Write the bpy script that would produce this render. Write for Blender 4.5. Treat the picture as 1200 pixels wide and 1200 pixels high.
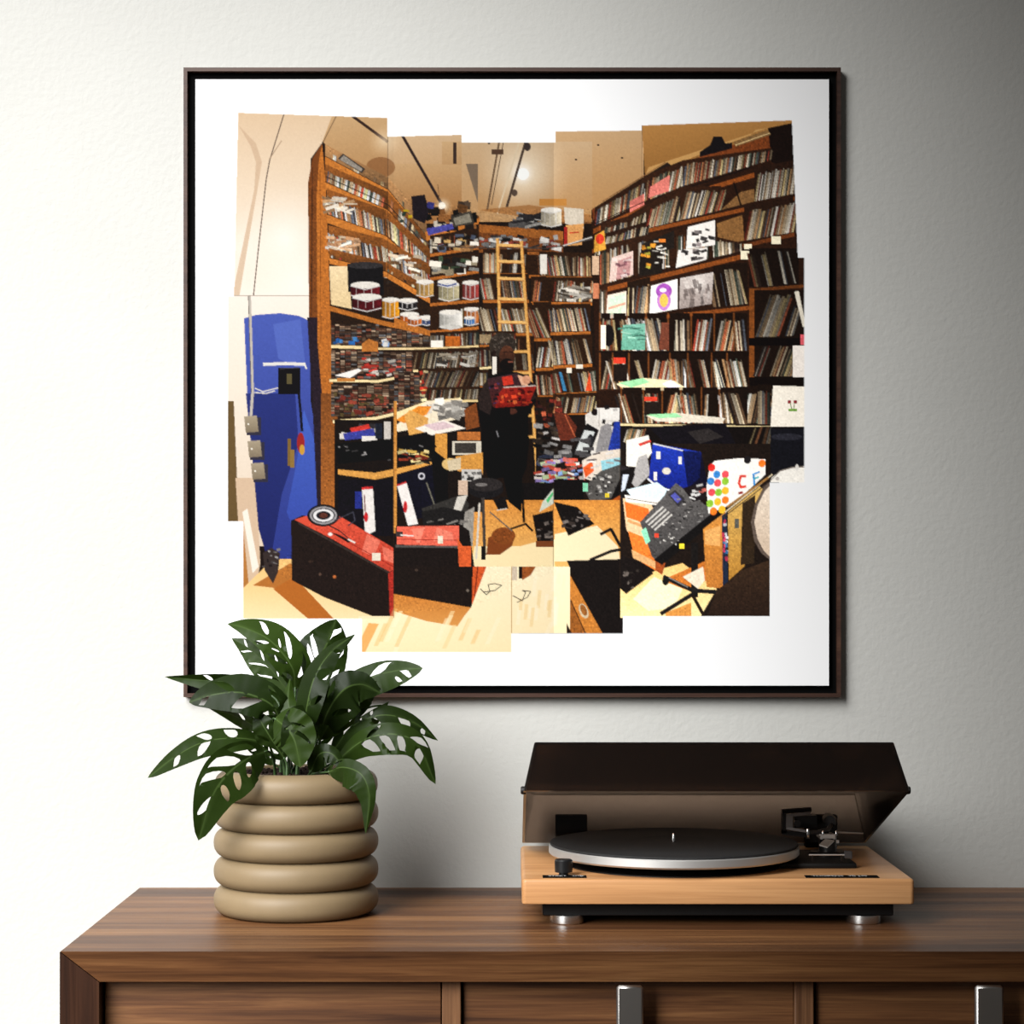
import bpy, bmesh, math, random
import numpy as np
from mathutils import Vector, Matrix, noise as mnoise
from mathutils.geometry import delaunay_2d_cdt

for o in list(bpy.data.objects):
    bpy.data.objects.remove(o, do_unlink=True)
scene = bpy.context.scene
COL = scene.collection

# ------------------------------------------------------------------ camera
DW = 2.6            # camera to wall, metres
F = 2453.0          # focal length in pixels of the 1200 px frame
TOP = 0.75          # height of the sideboard top
ZC = TOP + 0.371    # camera height
HOR = 690.0         # horizon row
cam = bpy.data.cameras.new('camera')
cam.sensor_width = 36.0
cam.lens = F * 36.0 / 1200.0
cam.shift_y = (HOR - 600.0) / 1200.0
cam.clip_start = 0.05
cam_o = bpy.data.objects.new('camera', cam)
cam_o.location = (0, -DW, ZC)
cam_o.rotation_euler = (math.pi / 2, 0, 0)
COL.objects.link(cam_o)
scene.camera = cam_o

def at(x, y, d):
    """pixel + distance from the camera plane -> world point"""
    return Vector(((x - 600.0) * d / F, d - DW, ZC - (y - HOR) * d / F))

# ------------------------------------------------------------------ light
scene.view_settings.view_transform = 'Standard'
scene.view_settings.look = 'None'
scene.view_settings.gamma = 1.0
scene.view_settings.use_curve_mapping = False
scene.view_settings.exposure = 0.0

world = bpy.data.worlds.new('room_ambient')
scene.world = world
world.use_nodes = True
bg = world.node_tree.nodes['Background']
bg.inputs['Color'].default_value = (1.0, 0.97, 0.93, 1)
bg.inputs['Strength'].default_value = 0.085

def area_light(name, loc, target, sx, sy, power, color, spread):
    l = bpy.data.lights.new(name, 'AREA')
    l.shape = 'RECTANGLE'; l.size = sx; l.size_y = sy
    l.energy = power; l.color = color; l.spread = math.radians(spread)
    o = bpy.data.objects.new(name, l)
    o.location = loc
    v = Vector(target) - Vector(loc)
    o.rotation_euler = v.to_track_quat('-Z', 'Y').to_euler()
    COL.objects.link(o)
    return o
# daylight from a window to the left of the sideboard
area_light('window_light', (-1.40, -0.98, 1.58), (-0.845, 0.0, 0.85), 2.2, 2.2, 54.0, (1.0, 1.0, 1.0), 62)

# ------------------------------------------------------------------ helpers
def link(o, parent=None, **tags):
    COL.objects.link(o)
    if parent is not None:
        o.parent = parent
    for k, v in tags.items():
        o[k] = v
    return o

def empty(name, loc=(0, 0, 0), **tags):
    o = bpy.data.objects.new(name, None)
    o.empty_display_size = 0.05
    o.location = loc
    link(o, None, **tags)
    return o

def mesh_obj(name, verts, faces, mat, parent=None, smooth=False, **tags):
    me = bpy.data.meshes.new(name)
    off = parent_world(parent)
    me.from_pydata([tuple(Vector(v) - off) for v in verts], [], faces)
    me.update()
    if mat: me.materials.append(mat)
    if smooth:
        me.polygons.foreach_set('use_smooth', [True] * len(me.polygons))
    return link(bpy.data.objects.new(name, me), parent, **tags)

def parent_world(p):
    v = Vector((0, 0, 0))
    while p is not None:
        v += Vector(p.location); p = p.parent
    return v

def bm_obj(name, bm, mat, parent=None, smooth=False, angle=None, **tags):
    """bm in world coordinates"""
    off = parent_world(parent)
    bmesh.ops.recalc_face_normals(bm, faces=bm.faces)
    bmesh.ops.translate(bm, verts=bm.verts, vec=-off)
    me = bpy.data.meshes.new(name)
    bm.to_mesh(me); bm.free()
    if mat: me.materials.append(mat)
    if smooth:
        me.polygons.foreach_set('use_smooth', [True] * len(me.polygons))
        if angle is not None:
            me.set_sharp_from_angle(angle=math.radians(angle))
    return link(bpy.data.objects.new(name, me), parent, **tags)

def hexa(bm, pts):
    """8 points: bottom ring 0-3, top ring 4-7"""
    v = [bm.verts.new(p) for p in pts]
    for f in ((0, 3, 2, 1), (4, 5, 6, 7), (0, 1, 5, 4), (1, 2, 6, 5), (2, 3, 7, 6), (3, 0, 4, 7)):
        bm.faces.new([v[i] for i in f])
    return v

def box(bm, x0, x1, y0, y1, z0, z1):
    return hexa(bm, [(x0, y0, z0), (x1, y0, z0), (x1, y1, z0), (x0, y1, z0),
                     (x0, y0, z1), (x1, y0, z1), (x1, y1, z1), (x0, y1, z1)])

def box_obj(name, x0, x1, y0, y1, z0, z1, mat, parent=None, bev=0.0, seg=2, **tags):
    bm = bmesh.new()
    box(bm, x0, x1, y0, y1, z0, z1)
    if bev > 0:
        bmesh.ops.bevel(bm, geom=bm.edges[:], offset=bev, segments=seg, affect='EDGES', profile=0.5)
    return bm_obj(name, bm, mat, parent, smooth=bev > 0, angle=40, **tags)

def lathe(bm, prof, cx, cy, n=64, close=False):
    """prof: list of (r, z)"""
    rings = []
    for r, z in prof:
        if r < 1e-6:
            rings.append([bm.verts.new((cx, cy, z))])
        else:
            rings.append([bm.verts.new((cx + r * math.cos(2 * math.pi * i / n), cy + r * math.sin(2 * math.pi * i / n), z)) for i in range(n)])
    pairs = list(zip(rings, rings[1:]))
    if close: pairs.append((rings[-1], rings[0]))
    for a, b in pairs:
        for i in range(n):
            j = (i + 1) % n
            if len(a) == 1 and len(b) == 1: continue
            if len(a) == 1: bm.faces.new((a[0], b[j], b[i]))
            elif len(b) == 1: bm.faces.new((a[i], a[j], b[0]))
            else: bm.faces.new((a[i], a[j], b[j], b[i]))

def tube(bm, pts, rad, n=10, cap=True):
    pts = [Vector(p) for p in pts]
    rads = rad if isinstance(rad, (list, tuple)) else [rad] * len(pts)
    rings = []
    ref = None
    for i, p in enumerate(pts):
        t = (pts[min(i + 1, len(pts) - 1)] - pts[max(i - 1, 0)]).normalized()
        if ref is None:
            ref = t.orthogonal().normalized()
        ref = (ref - t * ref.dot(t)).normalized()
        b = t.cross(ref)
        rings.append([bm.verts.new(p + (ref * math.cos(2 * math.pi * k / n) + b * math.sin(2 * math.pi * k / n)) * rads[i]) for k in range(n)])
    for a, b in zip(rings, rings[1:]):
        for k in range(n):
            bm.faces.new((a[k], a[(k + 1) % n], b[(k + 1) % n], b[k]))
    if cap:
        bm.faces.new(list(reversed(rings[0]))); bm.faces.new(rings[-1])

def bez(p0, p1, p2, p3, n):
    out = []
    for i in range(n + 1):
        t = i / n; s = 1 - t
        out.append(p0 * s**3 + p1 * 3 * s * s * t + p2 * 3 * s * t * t + p3 * t**3)
    return out

def spline(pts, n):
    """Catmull-Rom through pts -> n+1 samples"""
    pts = [Vector(p) for p in pts]
    P = [pts[0] * 2 - pts[1]] + pts + [pts[-1] * 2 - pts[-2]]
    m = len(pts) - 1
    out = []
    for i in range(n + 1):
        t = i / n * m
        k = min(int(t), m - 1); f = t - k
        a, b, c, d = P[k], P[k + 1], P[k + 2], P[k + 3]
        out.append(0.5 * ((2 * b) + (c - a) * f + (2 * a - 5 * b + 4 * c - d) * f * f + (3 * b - a - 3 * c + d) * f**3))
    return out

# ------------------------------------------------------------------ materials
def srgb(r, g, b):
    def f(c):
        c /= 255.0
        return c / 12.92 if c <= 0.04045 else ((c + 0.055) / 1.055) ** 2.4
    return (f(r), f(g), f(b), 1.0)

def new_mat(name):
    m = bpy.data.materials.new(name)
    m.use_nodes = True
    nt = m.node_tree
    return m, nt, nt.nodes['Principled BSDF']

def plain(name, col, rough=0.5, metal=0.0, spec=0.5, bump=None, var=0.12):
    m, nt, b = new_mat(name)
    b.inputs['Base Color'].default_value = col
    b.inputs['Roughness'].default_value = rough
    b.inputs['Metallic'].default_value = metal
    b.inputs['Specular IOR Level'].default_value = spec
    # gentle procedural variation of the colour
    tc = nt.nodes.new('ShaderNodeTexCoord')
    nz = nt.nodes.new('ShaderNodeTexNoise'); nz.inputs['Scale'].default_value = bump[0] if bump else 30.0
    nz.inputs['Detail'].default_value = 4
    nt.links.new(tc.outputs['Object'], nz.inputs['Vector'])
    mx = nt.nodes.new('ShaderNodeMix'); mx.data_type = 'RGBA'; mx.blend_type = 'MULTIPLY'
    mx.inputs[0].default_value = var
    mx.inputs[6].default_value = col
    nt.links.new(nz.outputs['Fac'], mx.inputs[7])
    nt.links.new(mx.outputs[2], b.inputs['Base Color'])
    if bump:
        bp = nt.nodes.new('ShaderNodeBump')
        bp.inputs['Strength'].default_value = bump[1]; bp.inputs['Distance'].default_value = bump[2]
        nt.links.new(nz.outputs['Fac'], bp.inputs['Height'])
        nt.links.new(bp.outputs['Normal'], b.inputs['Normal'])
    return m

def wood(name, dark, mid, light, axis='X', scale=1.0, rough=0.42, ring=1.0, fine=0.55):
    """grain runs along axis"""
    m, nt, b = new_mat(name)
    N = nt.nodes.new; L = nt.links.new
    tc = N('ShaderNodeTexCoord')
    mp = N('ShaderNodeMapping')
    s = [38.0 * scale] * 3
    s['XYZ'.index(axis)] = 1.6 * scale
    mp.inputs['Scale'].default_value = s
    L(tc.outputs['Object'], mp.inputs['Vector'])
    # slow wander of the grain lines
    n0 = N('ShaderNodeTexNoise'); n0.inputs['Scale'].default_value = 0.55; n0.inputs['Detail'].default_value = 3
    L(mp.outputs['Vector'], n0.inputs['Vector'])
    n1 = N('ShaderNodeTexNoise'); n1.inputs['Scale'].default_value = 2.2; n1.inputs['Detail'].default_value = 7; n1.inputs['Roughness'].default_value = 0.65
    n1.inputs['Distortion'].default_value = 0.6 * ring
    L(mp.outputs['Vector'], n1.inputs['Vector'])
    mp2 = N('ShaderNodeMapping'); s2 = [420.0] * 3; s2['XYZ'.index(axis)] = 9.0
    mp2.inputs['Scale'].default_value = s2
    L(tc.outputs['Object'], mp2.inputs['Vector'])
    n2 = N('ShaderNodeTexNoise'); n2.inputs['Scale'].default_value = 1.0; n2.inputs['Detail'].default_value = 4
    L(mp2.outputs['Vector'], n2.inputs['Vector'])
    a = N('ShaderNodeMath'); a.operation = 'MULTIPLY_ADD'; a.inputs[1].default_value = 0.55
    L(n0.outputs['Fac'], a.inputs[0])
    a2 = N('ShaderNodeMath'); a2.operation = 'MULTIPLY'; a2.inputs[1].default_value = 0.45
    L(n1.outputs['Fac'], a2.inputs[0]); L(a2.outputs[0], a.inputs[2])
    cr = N('ShaderNodeValToRGB')
    e = cr.color_ramp.elements
    e[0].position = 0.36; e[0].color = dark
    e[1].position = 0.66; e[1].color = light
    k = e.new(0.5); k.color = mid
    L(a.outputs[0], cr.inputs['Fac'])
    mx = N('ShaderNodeMix'); mx.data_type = 'RGBA'; mx.blend_type = 'MULTIPLY'; mx.inputs[0].default_value = fine
    cr2 = N('ShaderNodeValToRGB'); cr2.color_ramp.elements[0].position = 0.38; cr2.color_ramp.elements[0].color = (0.55, 0.5, 0.45, 1)
    cr2.color_ramp.elements[1].position = 0.55
    L(n2.outputs['Fac'], cr2.inputs['Fac'])
    L(cr.outputs['Color'], mx.inputs[6]); L(cr2.outputs['Color'], mx.inputs[7])
    L(mx.outputs[2], b.inputs['Base Color'])
    b.inputs['Roughness'].default_value = rough
    b.inputs['Specular IOR Level'].default_value = 0.32
    bp = N('ShaderNodeBump'); bp.inputs['Strength'].default_value = 0.12; bp.inputs['Distance'].default_value = 0.0006
    L(n2.outputs['Fac'], bp.inputs['Height']); L(bp.outputs['Normal'], b.inputs['Normal'])
    return m

def plaster():
    m, nt, b = new_mat('painted_plaster')
    N = nt.nodes.new; L = nt.links.new
    tc = N('ShaderNodeTexCoord')
    n1 = N('ShaderNodeTexNoise'); n1.inputs['Scale'].default_value = 120; n1.inputs['Detail'].default_value = 5; n1.inputs['Roughness'].default_value = 0.6
    L(tc.outputs['Object'], n1.inputs['Vector'])
    n2 = N('ShaderNodeTexNoise'); n2.inputs['Scale'].default_value = 5; n2.inputs['Detail'].default_value = 4
    L(tc.outputs['Object'], n2.inputs['Vector'])
    cr = N('ShaderNodeValToRGB')
    cr.color_ramp.elements[0].color = (0.37, 0.367, 0.343, 1); cr.color_ramp.elements[1].color = (0.41, 0.406, 0.381, 1)
    L(n2.outputs['Fac'], cr.inputs['Fac']); L(cr.outputs['Color'], b.inputs['Base Color'])
    b.inputs['Roughness'].default_value = 0.85; b.inputs['Specular IOR Level'].default_value = 0.2
    bp = N('ShaderNodeBump'); bp.inputs['Strength'].default_value = 0.42; bp.inputs['Distance'].default_value = 0.0018
    L(n1.outputs['Fac'], bp.inputs['Height']); L(bp.outputs['Normal'], b.inputs['Normal'])
    return m

M = {}
M['wall'] = plaster()
M['floor'] = wood('floor_oak', srgb(95, 70, 48), srgb(130, 98, 68), srgb(158, 124, 90), 'X', 0.5, 0.5)
WD, WM, WL = srgb(54, 31, 17), srgb(92, 59, 34), srgb(128, 90, 55)
M['walnut_x'] = wood('walnut_along', WD, WM, WL, 'X', 1.0, 0.44)
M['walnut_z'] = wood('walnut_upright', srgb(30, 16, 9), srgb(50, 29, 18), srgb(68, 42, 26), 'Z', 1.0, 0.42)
M['walnut_divider'] = wood('walnut_divider', srgb(70, 44, 27), srgb(104, 72, 47), srgb(136, 98, 66), 'Z', 1.0, 0.44)
M['beech'] = wood('alder_plinth', srgb(160, 113, 70), srgb(184, 136, 90), srgb(198, 152, 104), 'X', 0.5, 0.4, 2.5, 0.25)
M['frame'] = wood('frame_brown', srgb(38, 24, 18), srgb(56, 36, 27), srgb(70, 47, 35), 'X', 1.0, 0.45)
M['black'] = plain('matt_black', srgb(12, 11, 11), 0.55, 0, 0.3)
M['gap'] = plain('black_recess', srgb(6, 6, 6), 0.9, 0, 0.05)
M['rubber'] = plain('rubber_mat', srgb(17, 17, 17), 0.75, 0, 0.5, (700.0, 0.9, 0.0012))
M['alu'] = plain('brushed_aluminium', srgb(214, 212, 208), 0.5, 0.85)
M['foot'] = plain('turned_aluminium', srgb(222, 221, 218), 0.27, 1.0)
M['chrome'] = plain('chrome', srgb(205, 205, 205), 0.16, 1.0)
M['steel'] = plain('satin_steel', srgb(150, 149, 150), 0.45, 0.6)
M['handle'] = plain('polished_steel', srgb(196, 193, 188), 0.3, 1.0)
M['grey'] = plain('grey_metal', srgb(84, 83, 84), 0.42, 0.7)
M['plastic'] = plain('black_plastic', srgb(22, 22, 23), 0.32, 0, 0.5)
M['clay'] = plain('sand_glaze', srgb(116, 99, 73), 0.55, 0, 0.35, (60.0, 0.05, 0.001))
M['soil'] = plain('potting_soil', srgb(38, 27, 22), 0.95, 0, 0.2, (160.0, 1.0, 0.004))
M['ink_white'] = plain('white_lettering', srgb(242, 242, 240), 0.5, 0, 0.2)
M['white'] = plain('white_print', srgb(224, 224, 222), 0.5, 0, 0.2, None, 0.0)

def smoked():
    m = bpy.data.materials.new('smoked_acrylic'); m.use_nodes = True
    nt = m.node_tree; nt.nodes.clear()
    N = nt.nodes.new; L = nt.links.new
    out = N('ShaderNodeOutputMaterial')
    tr = N('ShaderNodeBsdfTransparent'); tr.inputs['Color'].default_value = (0.50, 0.415, 0.355, 1)
    gl = N('ShaderNodeBsdfGlossy'); gl.inputs['Roughness'].default_value = 0.08; gl.inputs['Color'].default_value = (0.8, 0.8, 0.8, 1)
    fr = N('ShaderNodeFresnel'); fr.inputs['IOR'].default_value = 1.38
    nz = N('ShaderNodeTexNoise'); nz.inputs['Scale'].default_value = 8
    mm = N('ShaderNodeMath'); mm.operation = 'MULTIPLY_ADD'; mm.inputs[1].default_value = 0.02; mm.inputs[2].default_value = 0.12
    L(nz.outputs['Fac'], mm.inputs[0]); L(mm.outputs[0], gl.inputs['Roughness'])
    mx = N('ShaderNodeMixShader')
    L(fr.outputs[0], mx.inputs[0]); L(tr.outputs[0], mx.inputs[1]); L(gl.outputs[0], mx.inputs[2])
    df = N('ShaderNodeBsdfDiffuse'); df.inputs['Color'].default_value = (0.16, 0.10, 0.075, 1)
    m2 = N('ShaderNodeMixShader'); m2.inputs[0].default_value = 0.022
    L(mx.outputs[0], m2.inputs[1]); L(df.outputs[0], m2.inputs[2])
    L(m2.outputs[0], out.inputs['Surface'])
    return m
M['smoked'] = smoked()

def leafmat():
    m, nt, b = new_mat('leaf_green')
    N = nt.nodes.new; L = nt.links.new
    oi = N('ShaderNodeObjectInfo')
    at_ = N('ShaderNodeAttribute'); at_.attribute_name = 'vein'
    cr = N('ShaderNodeValToRGB')
    cr.color_ramp.elements[0].color = srgb(9, 17, 4); cr.color_ramp.elements[1].color = srgb(34, 49, 13)
    tc = N('ShaderNodeTexCoord')
    nz = N('ShaderNodeTexNoise'); nz.inputs['Scale'].default_value = 22; nz.inputs['Detail'].default_value = 3
    L(tc.outputs['Object'], nz.inputs['Vector'])
    ad = N('ShaderNodeMath'); ad.operation = 'MULTIPLY_ADD'; ad.inputs[1].default_value = 0.75
    L(oi.outputs['Random'], ad.inputs[0])
    ad2 = N('ShaderNodeMath'); ad2.operation = 'MULTIPLY'; ad2.inputs[1].default_value = 0.5
    L(nz.outputs['Fac'], ad2.inputs[0]); L(ad2.outputs[0], ad.inputs[2])
    L(ad.outputs[0], cr.inputs['Fac'])
    mx = N('ShaderNodeMix'); mx.data_type = 'RGBA'; mx.inputs[7].default_value = srgb(66, 84, 42)
    L(at_.outputs['Fac'], mx.inputs[0]); L(cr.outputs['Color'], mx.inputs[6])
    # paler, greyer underside
    ge = N('ShaderNodeNewGeometry')
    mb = N('ShaderNodeMix'); mb.data_type = 'RGBA'; mb.inputs[7].default_value = srgb(48, 60, 34)
    bk = N('ShaderNodeMath'); bk.operation = 'MULTIPLY'; bk.inputs[1].default_value = 0.6
    L(ge.outputs['Backfacing'], bk.inputs[0]); L(bk.outputs[0], mb.inputs[0])
    L(mx.outputs[2], mb.inputs[6])
    L(mb.outputs[2], b.inputs['Base Color'])
    b.inputs['Roughness'].default_value = 0.42
    b.inputs['Specular IOR Level'].default_value = 0.09
    tl = N('ShaderNodeBsdfTranslucent'); tl.inputs['Color'].default_value = srgb(70, 110, 30)
    ms = N('ShaderNodeMixShader'); ms.inputs[0].default_value = 0.06
    out = nt.nodes['Material Output']
    L(b.outputs[0], ms.inputs[1]); L(tl.outputs[0], ms.inputs[2]); L(ms.outputs[0], out.inputs['Surface'])
    return m
M['leaf'] = leafmat()
M['stem'] = plain('petiole_green', srgb(52, 74, 38), 0.45, 0, 0.4)

# ------------------------------------------------------------------ room
def wallbox(name, x0, x1, y0, y1, z0, z1, mat):
    return box_obj(name, x0, x1, y0, y1, z0, z1, mat, kind='structure')
wallbox('wall_back', -3.0, 3.6, 0.0, 0.12, 0.0, 2.7, M['wall'])
wallbox('floor', -3.0, 3.6, -4.2, 0.12, -0.1, 0.0, M['floor'])
wallbox('baseboard_back', -3.0, 3.6, -0.012, 0.0, 0.0, 0.09, M['white'])
# ------------------------------------------------------------------ sideboard
YF = -(DW - 2.141)          # front plane of the carcass edge
XL, XR = -0.4626, 1.073
YB = -0.001
BT = 0.20                   # underside of the carcass
TK, SW, RC = 0.033, 0.038, 0.011   # top thickness, side thickness, slope depth of the edges
sb = empty('sideboard', ((XL + XR) / 2, (YF + YB) / 2, 0), label='long walnut sideboard with mitred edges and metal bar handles', category='sideboard')
g = 0.0006
bm = bmesh.new()
hexa(bm, [(XL + SW + g, YF + RC, TOP - TK), (XR - SW - g, YF + RC, TOP - TK), (XR - SW - g, YB, TOP - TK), (XL + SW + g, YB, TOP - TK),
          (XL + g, YF, TOP), (XR - g, YF, TOP), (XR - g, YB, TOP), (XL + g, YB, TOP)])
bm_obj('top_panel', bm, M['walnut_x'], sb)
bm = bmesh.new()
hexa(bm, [(XL, YF, BT), (XR, YF, BT), (XR, YB, BT), (XL, YB, BT),
          (XL + SW, YF + RC, BT + TK), (XR - SW, YF + RC, BT + TK), (XR - SW, YB, BT + TK), (XL + SW, YB, BT + TK)])
bm_obj('bottom_panel', bm, M['walnut_x'], sb)
for s, xo in ((1, XL), (-1, XR)):
    xi = xo + s * SW
    bm = bmesh.new()
    hexa(bm, [(xo, YF, BT + g), (xi, YF + RC, BT + TK + g), (xi, YB, BT + TK + g), (xo, YB, BT + g),
              (xo, YF, TOP - g), (xi, YF + RC, TOP - TK - g), (xi, YB, TOP - TK - g), (xo, YB, TOP - g)])
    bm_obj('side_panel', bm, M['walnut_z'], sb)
box_obj('back_panel', XL + SW, XR - SW, YB - 0.012, YB, BT + TK, TOP - TK, M['walnut_x'], sb)
dD = 2.175                  # door plane distance
YD = dD - DW
def X(px, d=dD): return (px - 600) * d / F
Z0, Z1 = BT + TK, TOP - TK
secs = [(118, 518), (540.5, 931.5), (954, 1345), (1367, 1768)]
for i, (a, b_) in enumerate(secs):
    x0 = X(a) if i else XL + SW
    x1 = X(b_) if i < 3 else XR - SW
    dr = box_obj('door', x0 + 0.0016, x1 - 0.0012, YD, YD + 0.018, Z0 + 0.0015, Z1 - 0.0018, M['walnut_x'], sb, 0.0008, 1)
    if i in (1, 2):
        hx0, hx1 = ((722.5, 754) if i == 1 else (1143, 1176.5))
        hd = 2.146
        hx0, hx1 = X(hx0, hd), X(hx1, hd)
        h = box_obj('handle', hx0, hx1, hd - DW, hd - DW + 0.008, Z1 - 0.165, Z1 - 0.003, M['handle'], dr, 0.0026, 1, label='polished metal bar handle')
        for zz in (Z1 - 0.03, Z1 - 0.14):
            box_obj('handle_post', (hx0 + hx1) / 2 - 0.006, (hx0 + hx1) / 2 + 0.006, hd - DW + 0.007, YD + 0.001, zz - 0.006, zz + 0.006, M['handle'], dr)
for a in (518, 931.5, 1345):
    box_obj('divider', X(a, 2.166), X(a + 22, 2.166), 2.166 - DW, YB - 0.012, Z0, Z1, M['walnut_divider'], sb, 0.0008, 1)
for x in (XL + 0.12, XR - 0.12):
    for y in (YF + 0.07, YB - 0.06):
        bm = bmesh.new()
        lathe(bm, [(0.0, 0.0), (0.012, 0.0), (0.013, 0.004), (0.024, BT), (0.0, BT)], x, y, 24)
        bm_obj('leg', bm, M['walnut_z'], sb, True, 40)

# ------------------------------------------------------------------ framed print
FD = 0.0145                  # how far the frame stands off the wall
dF = DW - FD
fx0, fx1 = X(215, dF), X(985.5, dF)
fz1, fz0 = at(0, 79, dF).z, at(0, 817, dF).z
lip = 0.0046
fr = empty('framed_print', ((fx0 + fx1) / 2, 0, (fz0 + fz1) / 2), label='large square print of a photo collage in a thin dark brown floater frame', category='picture')
def frame_bar(pts, mat, name):
    bm = bmesh.new()
    hexa(bm, pts); bm_obj(name, bm, mat, fr)
def ring(x0, x1, z0, z1, w, y0, y1, mat, name):
    a = [(x0, z0), (x1, z0), (x1, z1), (x0, z1)]
    b = [(x0 + w, z0 + w), (x1 - w, z0 + w), (x1 - w, z1 - w), (x0 + w, z1 - w)]
    for k in range(4):
        j = (k + 1) % 4
        frame_bar([(a[k][0], y0, a[k][1]), (a[j][0], y0, a[j][1]), (b[j][0], y0, b[j][1]), (b[k][0], y0, b[k][1]),
                   (a[k][0], y1, a[k][1]), (a[j][0], y1, a[j][1]), (b[j][0], y1, b[j][1]), (b[k][0], y1, b[k][1])], mat, name)
ring(fx0, fx1, fz0, fz1, lip, -FD, -0.0005, M['frame'], 'frame_bar')
box_obj('backing_board', fx0 + lip, fx1 - lip, -0.006, -0.0005, fz0 + lip, fz1 - lip, M['gap'], fr)
# print panel floating inside the frame
PD = 0.0134
dP = DW - PD
px0, px1 = X(229, dP), X(971.5, dP)
pz1, pz0 = at(0, 93, dP).z, at(0, 803.5, dP).z
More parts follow.
